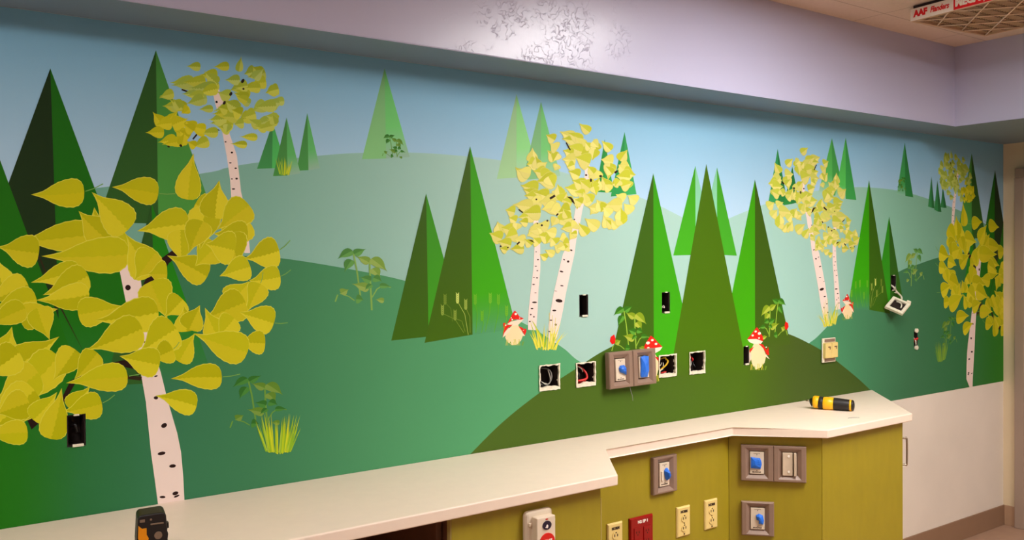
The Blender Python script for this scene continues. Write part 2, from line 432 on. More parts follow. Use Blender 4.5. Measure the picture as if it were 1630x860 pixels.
# ------------------------------------------------------------------ the printed mural
LAY = 0.00002
class Print:
    def __init__(self, name, layer, parent, mirror=None, dz=0.0, mapper=None):
        self.bm = bmesh.new(); self.ink = self.bm.loops.layers.float_color.new('ink')
        self.name = name; self.y = YB - 0.0004 - LAY * layer; self.parent = parent
        self.mirror = mirror; self.dz = dz; self.k = 0; self.map = mapper or wallxz
    def xz(self, p):
        x, z = self.map(p[0], p[1])
        if self.mirror is not None: x = self.mirror - x
        return x, z + self.dz
    def lift(self): self.k += 1
    def poly(self, pts, col):
        vs = []
        for p in pts:
            x, z = self.xz(p); vs.append(self.bm.verts.new((x, self.y - self.k * 0.000002, z)))
        try: f = self.bm.faces.new(vs)
        except ValueError: return
        f.normal_update()
        if f.normal.y > 0: f.normal_flip()
        cols = col if isinstance(col, list) else None
        for lp in f.loops:
            c = cols[vs.index(lp.vert)] if cols else col
            lp[self.ink] = lin(c)
    def line(self, pts, w, col):
        for a, b in zip(pts[:-1], pts[1:]):
            d = Vector((b[0] - a[0], b[1] - a[1])); L = d.length
            if L < 1e-6: continue
            n = Vector((-d.y, d.x)) / L * w / 2
            self.poly([(a[0] + n.x, a[1] + n.y), (b[0] + n.x, b[1] + n.y), (b[0] - n.x, b[1] - n.y), (a[0] - n.x, a[1] - n.y)], col)
    def ell(self, cx, cy, rx, ry, col, rot=0.0, n=10):
        c, s = math.cos(rot), math.sin(rot); pts = []
        for k in range(n):
            a = 2 * math.pi * k / n; x, y = rx * math.cos(a), ry * math.sin(a)
            pts.append((cx + x * c - y * s, cy + x * s + y * c))
        self.poly(pts, col)
    def build(self, label=None):
        bm = self.bm
        # the print stops at the room corner and at its own lower edge
        for co, no in (((XR - 0.0008, 0, 0), (1, 0, 0)), ((0, 0, ZM), (0, 0, -1)), ((0, 0, ZS - 0.0005), (0, 0, 1)), ((XL + 0.001, 0, 0), (-1, 0, 0))):
            bmesh.ops.bisect_plane(bm, geom=list(bm.verts) + list(bm.edges) + list(bm.faces), dist=1e-6, plane_co=co, plane_no=no, clear_outer=True)
        cut_rects(bm, RECTS)
        o = link_mesh(self.name, bm, M['print'], self.parent)
        if label: o['label'] = label
        return o

def mix(a, b, t):
    t = max(0.0, min(1.0, t)); return tuple(a[i] + (b[i] - a[i]) * t for i in range(3))
def ramp(stops, t):
    for (t0, c0), (t1, c1) in zip(stops[:-1], stops[1:]):
        if t <= t1: return mix(c0, c1, (t - t0) / (t1 - t0))
    return stops[-1][1]

mural = tag(empty('wall_mural', (0, 0, 0)), 'wide printed forest mural of pines, birches and rolling hills along the wall above the counter', 'mural')
MIR = 5.582

# sky sheet
p = Print('sky_print', 0, mural)
NX, NZ = 24, 10
for i in range(NX):
    for j in range(NZ):
        x0, x1 = XL + (XR - XL) * i / NX, XL + (XR - XL) * (i + 1) / NX
        z0, z1 = ZM + (ZS - ZM) * j / NZ, ZM + (ZS - ZM) * (j + 1) / NZ
        def skc(z):
            t = (z - 1.55) / (ZS - 1.55); return mix((198, 222, 244), (126, 184, 216), t)
        vs = [p.bm.verts.new((x, p.y, z)) for x, z in ((x0, z0), (x1, z0), (x1, z1), (x0, z1))]
        f = p.bm.faces.new(vs)
        for lp in f.loops: lp[p.ink] = lin(skc(lp.vert.co.z))
p.build()

def hill(name, layer, outline, colfn, step=24, label=None):
    p = Print(name, layer, mural)
    xs = [o[0] for o in outline]
    cols = sorted(set([outline[0][0] + k * step for k in range(int((xs[-1] - xs[0]) / step) + 1)] + xs))
    def top(x):
        for (x0, y0), (x1, y1) in zip(outline[:-1], outline[1:]):
            if x <= x1: return y0 + (y1 - y0) * (x - x0) / (x1 - x0)
        return outline[-1][1]
    ROWS = 5
    for a, b in zip(cols[:-1], cols[1:]):
        for r in range(ROWS):
            q = []
            for x in (a, b):
                t = top(x); bt = 900
                q.append((x, t + (bt - t) * (r / ROWS) ** 1.6)); q.append((x, t + (bt - t) * ((r + 1) / ROWS) ** 1.6))
            pts = [q[0], q[2], q[3], q[1]]
            p.poly(pts, [colfn(*w) for w in pts])
    p.build(label)

def sm(pts, n=5):                                    # smooth an outline
    return [(v.x, v.y) for v in smooth_path([(a, b, 0) for a, b in pts], n)]

hill('painted_hill', 1, sm([(-330, 330), (-100, 310), (100, 305), (317, 277), (362, 267), (409, 259), (508, 248), (574, 243.5), (651, 243), (714, 246.5), (794, 255), (891, 273), (1015, 313), (1084, 345), (1190, 400), (1260, 440)]),
     lambda x, y: ramp([(0, (106, 166, 148)), (420, (130, 182, 164)), (760, (166, 204, 192)), (1300, (168, 206, 196))], x))
hill('painted_hill', 2, sm([(1000, 420), (1060, 385), (1120, 365), (1162, 347), (1190, 335.5), (1224, 323), (1264, 312), (1305, 303), (1362, 298), (1426, 303), (1478, 317), (1531, 337), (1560, 352), (1597, 374), (1640, 400)]),
     lambda x, y: ramp([(1000, (168, 206, 196)), (1300, (162, 206, 194)), (1420, (136, 192, 168)), (1600, (114, 170, 140))], x))
hill('painted_hill', 30, sm([(-330, 560), (-100, 500), (60, 455), (200, 424), (300, 410), (370, 407.5), (445, 411), (553, 428), (644, 447), (740, 476), (830, 513), (893, 552), (918, 573), (960, 600), (1050, 680)]),
     lambda x, y: ramp([(-300, (30, 110, 10)), (20, (34, 118, 18)), (130, (44, 116, 62)), (260, (56, 122, 84)), (420, (64, 130, 88)), (640, (80, 152, 102)), (820, (86, 162, 110)), (1000, (86, 162, 110))], x))
hill('painted_hill', 31, sm([(1200, 640), (1278, 556), (1300, 537), (1335, 502), (1380, 465), (1430, 433), (1461, 421), (1498, 409), (1550, 399), (1597, 394), (1660, 392)]),
     lambda x, y: ramp([(1250, (78, 154, 112)), (1340, (72, 142, 100)), (1450, (64, 122, 84)), (1530, (54, 120, 74)), (1575, (48, 124, 44)), (1600, (44, 130, 24))], x))
hill('painted_hill', 32, sm([(700, 775), (749, 722.5), (800, 672), (858, 626), (918, 586), (960, 559), (1010, 537), (1080, 522), (1140, 516), (1200, 520), (1254, 531.5), (1306, 557), (1334, 577), (1381, 617), (1440, 680)]),
     lambda x, y: ramp([(700, (74, 100, 30)), (1000, (72, 102, 26)), (1180, (72, 106, 16)), (1270, (70, 92, 32)), (1400, (64, 88, 32))], x))

# pines -------------------------------------------------------------
def pine(layer, apex, bl, br, ridge, cl, cr, fl=None, fr=None, fade=0.65, mirror=None, dz=0.0):
    """apex, base-left, base-right and ridge foot; cl / cr ink of the two faces; fl / fr ink the foot dissolves into"""
    p = Print('painted_pine', layer, mural, mirror, dz)
    ts = [0.0, 0.2, 0.4, 0.55, 0.65, 0.72, 0.79, 0.86, 0.93, 1.0]
    L = lambda a, b, t: (a[0] + (b[0] - a[0]) * t, a[1] + (b[1] - a[1]) * t)
    for (b, c, fcol) in ((bl, cl, fl), (br, cr, fr)):
        for t0, t1 in zip(ts[:-1], ts[1:]):
            def cc(t):
                base = mix(tuple(v * 0.93 for v in c), tuple(min(255, v * 1.05) for v in c), t)
                return base if fcol is None else mix(base, fcol, (t - fade) / (1 - fade))
            if t0 == 0: p.poly([apex, L(apex, b, t1), L(apex, ridge, t1)], [cc(0), cc(t1), cc(t1)])
            else: p.poly([L(apex, b, t0), L(apex, b, t1), L(apex, ridge, t1), L(apex, ridge, t0)], [cc(t0), cc(t1), cc(t1), cc(t0)])
    return p.build()

FH = (150, 188, 166)
# far ridge
pine(3, (434, 195), (409, 269), (456, 267), (433, 268), (62, 142, 76), (78, 186, 92))
pine(4, (489, 180), (472, 272), (509, 268), (491, 271), (70, 146, 70), (96, 188, 106), fr=FH)
pine(5, (456, 187), (434.5, 280.5), (478, 276), (457.5, 279.5), (70, 142, 66), (92, 184, 98), fr=FH)
pine(3, (612, 109), (576, 253.5), (652, 250), (614.5, 252.5), (128, 192, 124), (112, 206, 114), fr=FH)
pine(3, (822, 150), (790.6, 285), (858, 280), (822, 283), (156, 200, 146), (142, 216, 136), fr=(170, 206, 180))
pine(4, (861, 162), (832, 287), (892, 280), (861, 284), (124, 182, 124), (116, 200, 116), fr=(160, 200, 170))
pine(5, (962.4, 222), (948, 305.5), (977, 306), (963, 306.5), (40, 144, 64), (46, 154, 64))
pine(6, (994, 210), (972, 313), (1013, 309), (994, 311), (42, 148, 76), (58, 164, 88))
pine(5, (1237.7, 237), (1223, 322), (1254, 326), (1239, 325), (50, 152, 84), (36, 124, 60))
pine(6, (1261, 265.5), (1247, 327), (1272, 322), (1259, 325), (40, 134, 60), (34, 118, 56))
pine(5, (1324, 220), (1303, 306), (1345, 314), (1325, 311), (84, 180, 84), (66, 156, 72), fl=(166, 206, 184))
pine(6, (1346, 219), (1329, 312), (1363, 318.5), (1346, 317), (82, 188, 84), (56, 154, 72), fl=(166, 206, 184), fade=0.8)
pine(5, (1440, 227), (1427.5, 309), (1453.5, 314.5), (1441, 312), (62, 158, 84), (42, 126, 62), fl=(140, 196, 168), fade=0.8)
pine(5, (1482.5, 281), (1477, 329), (1487.4, 332), (1483, 331), (52, 134, 74), (36, 106, 54))
pine(6, (1492, 287), (1487, 334), (1498.5, 338), (1493, 337), (52, 134, 74), (36, 106, 54))
pine(5, (1500.6, 298), (1497, 330), (1506.6, 331), (1502, 331), (48, 128, 70), (36, 104, 54))
# pair behind the middle pine
pine(33, (1106.5, 264), (1071.5, 406.8), (1140, 404), (1107, 406), (64, 164, 26), (136, 206, 166))
pine(33, (1141, 266.5), (1108, 404), (1172.5, 407.2), (1141, 405.5), (136, 206, 166), (64, 160, 34))
# front pines
HL = (92, 168, 108)
pine(34, (678, 308), (622.5, 542.5), (738, 529), (682, 536), (58, 98, 6), (62, 152, 26))
pine(35, (748, 233), (675.5, 546), (822, 524), (752, 533), (62, 98, 4), (60, 164, 4), fr=(82, 155, 104), fade=0.78)
pine(36, (1039.6, 276), (972, 572), (1104, 566), (1040.5, 570), (58, 98, 10), (58, 162, 10), fl=(72, 102, 24), fade=0.88)
pine(36, (1201.4, 286), (1145, 566), (1258, 548), (1201.5, 556), (62, 162, 4), (58, 92, 12), fl=(80, 160, 14), fr=(71, 98, 24), fade=0.85)
pine(37, (1124, 261), (1066, 598), (1192, 602), (1128, 600), (70, 110, 2), (70, 110, 2), fl=(72, 105, 16), fr=(72, 105, 16), fade=0.8)
pine(34, (1415, 344.5), (1392, 482), (1438.8, 489.5), (1417, 486), (46, 150, 22), (44, 98, 20))
pine(35, (1383, 287), (1349, 492), (1416.5, 499.5), (1383.5, 493.5), (54, 166, 2), (54, 100, 10), fl=(72, 142, 100), fade=0.8)
# big pines of the left edge and their mirror images at the right edge
RP = 5.557
for mir, dz in ((None, 0.0), (RP, -0.012)):
    pine(10, (248, 80), (155, 354), (345, 358), (252, 356), (46, 92, 34), (74, 150, 62), mirror=mir, dz=dz)
    pine(33, (80, 109), (-112, 636), (262, 600), (97, 620), (28, 52, 18), (28, 112, 12), fr=(40, 118, 60), fade=0.8, mirror=mir, dz=dz)
    pine(34, (241, 324), (168, 614), (340, 604), (250, 610), (46, 92, 34), (34, 138, 14), fr=(56, 122, 82), fade=0.55, mirror=mir, dz=dz)
    pine(35, (-60, 92), (-240, 640), (142, 640), (-40, 660), (26, 52, 16), (30, 112, 6), fr=(34, 118, 26), fade=0.8, mirror=mir, dz=dz)

# leaves -------------------------------------------------------------
PROF0 = [(0.0, 0.0), (0.012, 0.19), (0.05, 0.35), (0.12, 0.455), (0.22, 0.495), (0.35, 0.47), (0.48, 0.40), (0.60, 0.29), (0.70, 0.175), (0.78, 0.095), (0.87, 0.042), (1.0, 0.0)]
PROF = []
for (u0, v0), (u1, v1) in zip(PROF0[:-1], PROF0[1:]):
    PROF += [(u0, v0), ((u0 + u1) / 2, (v0 + v1) / 2 + 0.006)] if 0.04 < u0 < 0.8 else [(u0, v0)]
PROF.append(PROF0[-1])
PROF = [(u, v * (1 - 0.035 * (i % 2)) if 0.04 < u < 0.9 else v) for i, (u, v) in enumerate(PROF)]     # faintly serrated margin
def leaf(p, tip, base, w, cd, cl, ce=None, teeth=0.05, stem=None, rnd=None, edge=0.035, bend=0.0):
    t = Vector(tip); b = Vector(base); a = t - b; L = a.length
    if L < 1e-3: return
    e = a / L; n = Vector((-e.y, e.x))
    if n.y > 0 or (abs(n.y) < 0.25 and n.x < 0): n = -n      # the darker half lies above (or to the right)
    def P(u, v): 
        v2 = v + bend * L * u * (1 - u)
        q = b + e * (u * L) + n * v2
        return (q.x, q.y)
    p.lift()
    if stem:
        p.line([P(-0.02, 0), P(-0.18, w * 0.05), P(-0.36, w * 0.16)], max(0.8, w * 0.03), stem)
    if ce:
        s = edge * w + 0.5
        p.poly([P(u, v * w + (s if 0 < u < 1 else 0)) for u, v in PROF] + [P(u, -v * w - (s if 0 < u < 1 else 0)) for u, v in PROF[-2:0:-1]], ce)
        p.lift()
    mid = []
    for i, (u, v) in enumerate(PROF[1:-1]):
        mid.append(P(u, (teeth * w if i % 2 else -teeth * w * 0.6) * (1 - u * 0.6) - 0.03 * w))
    up = [P(u, v * w) for u, v in PROF]; dn = [P(u, -v * w) for u, v in PROF]
    m = len(PROF)
    full = [up[0]] + mid + [up[-1]]
    for i in range(m - 1):                                    # strips keep the concave shapes tidy
        q = [full[i], full[i + 1], up[i + 1], up[i]]
        q2 = [full[i], dn[i], dn[i + 1], full[i + 1]]
        for qq, c in ((q, cd), (q2, cl)):
            out = []
            for s_ in qq:
                if not out or (abs(s_[0] - out[-1][0]) + abs(s_[1] - out[-1][1])) > 1e-6: out.append(s_)
            if abs(out[0][0] - out[-1][0]) + abs(out[0][1] - out[-1][1]) < 1e-6: out.pop()
            if len(out) > 2: p.poly(out, c)

def tone(rnd, base, d=10):
    k = rnd.uniform(-d, d); return tuple(max(0, min(255, v + k)) for v in base)

def marks(p, pts, col=(44, 22, 18)):
    p.lift()
    for m in pts:
        x, y, rx, ry = m[:4]; p.ell(x, y, rx, ry, col, m[4] if len(m) > 4 else 0.0)

def strip(p, left, right, c0, c1=None):
    for (a, b), (c, d) in zip(zip(left[:-1], right[:-1]), zip(left[1:], right[1:])):
        p.poly([a, c, d, b], c0)

BARK = (244, 222, 212)
BRANCH = (40, 20, 14)

# ---- the big birch (left edge of the view, mirrored at the right edge)
BIG = [  # tip, base, width
 ((24, 385), (150, 372), 46), ((-4, 393), (62, 402), 48), ((110, 412), (207, 388), 54), ((150, 330), (158, 386), 40), ((125, 336), (172, 382), 48), ((146, 306), (204, 366), 52),
 ((66, 408), (206, 404), 54), ((200, 373), (240, 440), 52), ((214, 446), (246, 402), 46), ((49, 310), (134, 305), 42), ((178, 298), (252, 308), 40), ((308, 244), (298, 318), 38),
 ((49, 450), (128, 430), 36), ((68, 470), (140, 438), 46), ((57, 478), (142, 468), 40), ((195, 487), (124, 500), 44),
 ((-6, 410), (6, 462), 40), ((-20, 480), (44, 452), 44), ((-14, 494), (58, 476), 42), ((92, 492), (32, 508), 40), ((79, 541), (60, 490), 40), ((-22, 520), (40, 490), 36),
 ((19, 520), (-2, 580), 46), ((94, 536), (14, 590), 52), ((14, 650), (92, 566), 58), ((84, 606), (119, 556), 40), ((-10, 640), (60, 592), 56), ((-20, 686), (54, 620), 58), ((-30, 600), (30, 560), 50), ((-10, 660), (46, 640), 46),
 ((118, 604), (154, 561), 36), ((105, 610), (203, 599), 42), ((143, 615), (112, 652), 34), ((100, 655), (162, 642), 40), ((91, 624), (52, 668), 36), ((98, 618), (80, 699), 42), ((-24, 694), (44, 688), 37),
 ((218, 368), (302, 356), 50), ((290, 422), (288, 366), 42), ((266, 407), (330, 440), 42), ((310, 424), (345, 390), 46),
 ((345, 392), (394, 350), 52), ((349, 344), (311, 324), 40), ((318, 398), (326, 330), 48), ((349, 287), (341, 348), 46), ((346, 366), (396, 326), 46), ((340, 372), (394, 378), 46), ((382, 424), (364, 372), 46), ((326, 388), (374, 398), 50), ((300, 404), (322, 352), 40),
 ((388, 412), (444, 398), 46), ((349, 440), (398, 424), 38), ((396, 447), (446, 440), 36), ((392, 498), (414, 452), 36), ((396, 448), (366, 482), 42), ((327, 506), (390, 480), 50), ((381, 497), (436, 514), 42), ((380, 545), (422, 546), 35),
 ((235, 436), (266, 436), 38), ((266, 507), (240, 448), 52), ((262, 504), (290, 476), 38), ((292, 487), (298, 528), 38), ((318, 486), (300, 524), 36), ((326, 490), (352, 548), 40), ((345, 536), (372, 506), 36), ((308, 531), (394, 560), 48), ((310, 531), (284, 576), 34),
 ((150, 510), (252, 496), 52), ((138, 557), (226, 522), 54), ((222, 560), (280, 522), 56), ((240, 572), (275, 556), 36), ((190, 567), (254, 580), 44), ((272, 603), (353, 600), 38), ((247, 630), (313, 646), 37)]
STEMMED = {9, 10, 31, 33, 50, 52, 53, 56, 71 if False else 70, 72}
for mir, dz, lay in ((None, 0.0, 44), (RP, -0.014, 44)):
    rnd = random.Random(4)
    t = Print('painted_birch', lay, mural, mir, dz)
    strip(t, [(186, 414), (190, 430), (200, 480), (214, 541), (224, 594), (232, 640), (240, 720), (247, 770), (252, 808), (256, 860)],
             [(214, 414), (222, 430), (228, 478), (240, 541), (256, 594), (266, 635), (282, 690), (288, 720), (291.5, 760), (293.5, 801), (297, 860)], BARK)
    marks(t, [(248, 633.5, 3.6, 2.6), (261, 677.5, 5, 3.6, -0.5), (257, 722, 6.5, 2.8, -0.2), (274.5, 742, 5.5, 2.8, -0.1), (258.5, 791.5, 4.8, 2), (279, 785.5, 5, 3, -0.3), (281, 790, 5, 1.6, -0.4), (203.5, 458, 4.5, 4.5, -0.6), (248, 599, 3, 1.2, -0.3), (232, 545, 3, 2)])
    to = t.build('painted birch with white trunk and large yellow leaves')
    b = Print('branch', lay + 1, to, mir, dz)
    strip(b, [(228, 452), (240, 430), (256, 412), (300, 380), (312, 352)], [(244, 474), (254, 446), (268, 420), (308, 384), (318, 356)], BRANCH)
    b.build(); b = Print('branch', lay + 1, to, mir, dz)
    strip(b, [(226, 590), (206, 572), (194, 574), (166, 580), (130, 596), (112, 606), (98, 634), (42, 666)], [(222, 600), (214, 588), (196, 584), (166, 586), (134, 602), (120, 610), (104, 638), (50, 684)], BRANCH)
    strip(b, [(226, 600), (150, 592), (90, 480), (60, 406)], [(224, 606), (152, 598), (94, 482), (64, 410)], (50, 36, 18))
    b.build()
    q = Print('foliage', lay + 2, to, mir, dz)
    order = list(range(len(BIG)))
    for i in order:
        tip, base, w = BIG[i]
        cd = tone(rnd, (192, 190, 6), 8); cl = tone(rnd, (214, 204, 30), 8)
        if i in (9, 10): cl = (204, 196, 10)
        if 10 < i < 40 and rnd.random() < 0.4: cd, cl = cl, cd
        leaf(q, tip, base, w * 1.08, cd, cl, (222, 216, 72), teeth=0.028, edge=0.014, stem=(120, 170, 80) if i in STEMMED else None, rnd=rnd, bend=rnd.uniform(-0.12, 0.12))
    q.build()

# ---- small birch behind it (upper left, mirrored upper right)
def Z(ox, oy, s): return lambda x, y: (ox + x / s, oy + y / s)
zt = Z(230, 80, 5.514)
TL = [(365,140,475,145,60),(600,145,725,140,60),(850,50,830,170,50),(480,215,620,215,80),(520,180,625,280,80),(230,310,420,290,90),(330,280,510,270,80),(380,330,600,330,90),(470,380,620,340,80),
 (130,405,240,380,70),(190,490,320,480,80),(215,430,320,500,70),(260,430,300,500,60),(360,400,500,400,70),(365,470,500,430,80),(470,520,585,515,50),(330,560,385,520,50),
 (70,540,150,640,80),(255,560,190,640,70),(5,725,150,720,80),(90,660,220,640,90),(385,600,260,650,100),(115,810,260,790,80),(150,830,330,800,70),(300,700,380,760,90),(350,720,330,820,70),(420,850,545,800,80),(370,800,440,840,60),
 (480,720,625,720,70),(400,660,520,690,70),(340,640,420,700,80),(560,610,700,600,90),(590,560,760,540,90),(640,500,720,520,80),(670,580,800,590,80),(700,440,800,500,90),(760,520,840,560,90),(640,670,740,690,80),(720,730,730,660,60),(780,650,860,640,70),
 (640,370,740,400,80),(700,260,820,260,70),(790,330,890,310,80),(870,210,960,190,90),(900,240,1040,200,100),(930,300,1050,280,90),(880,330,1000,330,70),(945,140,1000,190,70),(1050,160,970,240,70),(780,370,890,420,80),(800,400,890,440,60),
 (1080,360,1165,340,80),(1070,460,1170,460,60),(930,540,1050,480,90),(960,500,1130,490,80),(860,590,960,560,90),(910,600,1000,660,70),(960,660,1060,690,60),(1000,690,1120,660,70),(1060,570,1150,600,70),(1120,560,1140,640,60),(830,760,970,765,50),(750,820,880,830,50)]
for mir, dz in ((None, 0.0), (5.572, -0.022)):
    rnd = random.Random(9)
    far = mir is not None
    t = Print('painted_birch', 11, mural, mir, dz)
    strip(t, [zt(590, 330), zt(620, 470), zt(660, 600), (354, 212), (361, 250), (366, 285), (368, 315), (380, 360), (389, 403)],
             [zt(650, 330), zt(700, 470), zt(735, 600), (365, 212), (377, 248), (382, 290), (383.5, 305), (392, 340), (398, 403)], BARK)
    marks(t, [(359, 226, 1.5, 1.1), (369, 243, 2, 1.5), (366.5, 259.5, 2.2, 1), (375, 268, 2.1, 1.3), (376.5, 284.5, 2, 1.6), (369, 285, 1.5, .9), (371.5, 301, 2.8, 1.2), (388, 372, 1.6, 1.2), (380, 325, 1.6, 1)])
    to = t.build('painted birch with thin white trunk and small olive leaves')
    b = Print('branch', 12, to, mir, dz)
    b.line([zt(325, 345), zt(400, 372)], 2.4, BRANCH); b.build(); b = Print('branch', 12, to, mir, dz)
    b.line([zt(462, 735), zt(424, 782)], 2.6, BRANCH); b.build(); b = Print('branch', 12, to, mir, dz)
    b.poly([zt(556, 688), zt(620, 680), zt(665, 706), zt(620, 704)], BRANCH)
    b.build()
    q = Print('foliage', 13, to, mir, dz)
    extra = []
    for (a, c, d, e, w) in TL:
        if 300 < c < 720 and a > 120 and rnd.random() < 0.75:
            jx, jy = rnd.uniform(-45, 45), rnd.uniform(-35, 35); extra.append((a + jx, c + jy, d + jx, e + jy + rnd.uniform(-20, 20), w))
    for (a, c, d, e, w) in extra + TL:
        g = rnd.uniform(0, 1)
        cd = tone(rnd, mix((178, 188, 30), (160, 186, 76), g if not far else 0.8), 8); cl = tone(rnd, mix((212, 212, 60), (186, 204, 108), g if not far else 0.8), 8)
        if a < 420 and c > 500: cd, cl = tone(rnd, (196, 194, 12), 6), tone(rnd, (220, 212, 36), 6)
        leaf(q, zt(a, c), zt(d + (d - a) * 0.15, e + (e - c) * 0.15), w / 5.514 * (1.9 if far else 1.4), cd, cl, None, teeth=0.06, bend=rnd.uniform(-0.1, 0.1))
    q.lift()
    for (x, y, rx, ry) in ((757, 384, 2.4, 3.4), (862, 270, 2.4, 3.8), (868, 340, 1.8, 1.6), (632, 455, 2, 1.8), (700, 462, 2.2, 3.4), (318, 838, 2.6, 2.0), (210, 846, 2.2, 1.4)):
        x2, y2 = zt(x, y); q.ell(x2, y2, rx, ry, (38, 26, 18), 0.5)
    q.build()

# ---- pair of birches in the middle of the wall, and their mirror image
z1 = Z(770, 190, 4.86); z2 = Z(770, 300, 4.86)
CROWN = [(735,30,820,100,60),(585,95,700,150,80),(600,150,720,170,70),(640,100,760,170,70),(700,130,770,220,80),(670,240,800,290,110),(640,200,760,250,90),(780,170,830,230,60),(850,150,870,240,70),(890,220,840,170,60),(840,320,860,230,70),
 (480,120,550,160,70),(510,190,570,230,80),(490,240,560,310,80),(530,330,570,260,70),(545,400,570,350,50),(590,360,545,370,40),(610,240,690,270,70),(600,310,710,310,80),(620,330,700,360,70),(650,400,740,440,80),(700,290,820,340,110),(640,370,700,350,60),
 (375,220,370,330,70),(330,350,400,340,90),(400,280,420,380,70),(490,330,420,380,60),(240,370,340,460,90),(260,390,360,420,80),(380,400,470,420,90),(555,420,440,440,100),(400,480,550,470,110),(550,530,500,440,90),
 (280,510,420,540,100),(300,540,400,590,70),(310,590,430,600,90),(380,560,500,600,90),(330,640,450,640,90),(220,660,380,680,90),(165,700,240,720,80),(190,760,250,790,70),(260,760,390,740,90),(300,720,440,720,100),(270,790,340,800,60),
 (420,640,560,640,110),(440,700,560,680,90),(500,720,600,690,90),(520,560,600,580,90),(570,500,590,590,70),(640,560,600,640,90),(600,620,680,650,80),(570,720,670,700,100),(540,790,640,770,80),(520,830,560,760,60),(600,780,680,760,80),(590,850,680,830,60),(610,690,650,760,60),
 (620,525,750,550,90),(680,470,780,520,90),(740,470,830,540,110),(700,560,780,580,60),(750,580,840,640,90),(770,560,790,650,60),(820,740,870,680,60),(800,680,890,690,60),(720,700,730,610,60),(700,620,760,650,70),
 (905,310,1000,330,90),(960,470,980,340,80),(940,360,990,420,60),(910,165,985,240,60),(1110,235,1050,320,70),(1030,390,1120,350,70),(1040,350,1090,400,70),(1175,430,1080,420,100),(1020,440,1130,450,100),(1090,560,1100,470,90),(1150,490,1060,520,80),(980,500,1040,490,60),(1010,520,1050,470,60),
 (910,440,960,540,80),(930,500,980,550,60),(850,370,870,460,90),(890,450,860,540,80),(840,560,890,500,70),(870,590,850,520,60),(800,360,850,420,60),(1020,580,1090,620,70),(1110,590,1185,640,75),(1080,650,1145,720,70),
 (930,660,1070,660,90),(870,620,920,700,80),(900,720,950,660,80),(920,740,970,830,80),(940,770,1000,840,60),(980,780,1035,840,60),(1020,720,1080,810,80),(1060,680,1060,780,80),(920,680,980,740,70),(775,765,885,845,80)]
CROWN2 = [(730,265,800,360,70),(670,310,720,270,70),(600,310,680,290,60),(660,400,700,345,50),(105,255,130,340,80),(40,345,140,390,90),(190,285,170,350,60),(130,300,230,330,90),(160,380,260,350,100),(250,330,260,270,60),(100,410,210,440,80),(120,460,180,480,50),(200,470,310,465,70),(230,390,320,410,80),(310,390,370,440,60),(330,370,420,330,90),(340,330,440,310,80),(400,300,490,330,90),(380,380,430,430,70),(420,360,500,380,90),(480,430,520,370,60),(520,380,560,430,80),(540,440,600,470,70),(580,400,640,380,70),(600,430,660,420,70),(610,480,650,450,60),(670,350,720,350,40),(560,470,620,440,60),(470,475,545,515,50),(430,510,490,540,50),(420,270,500,300,80),(470,330,560,350,70)]
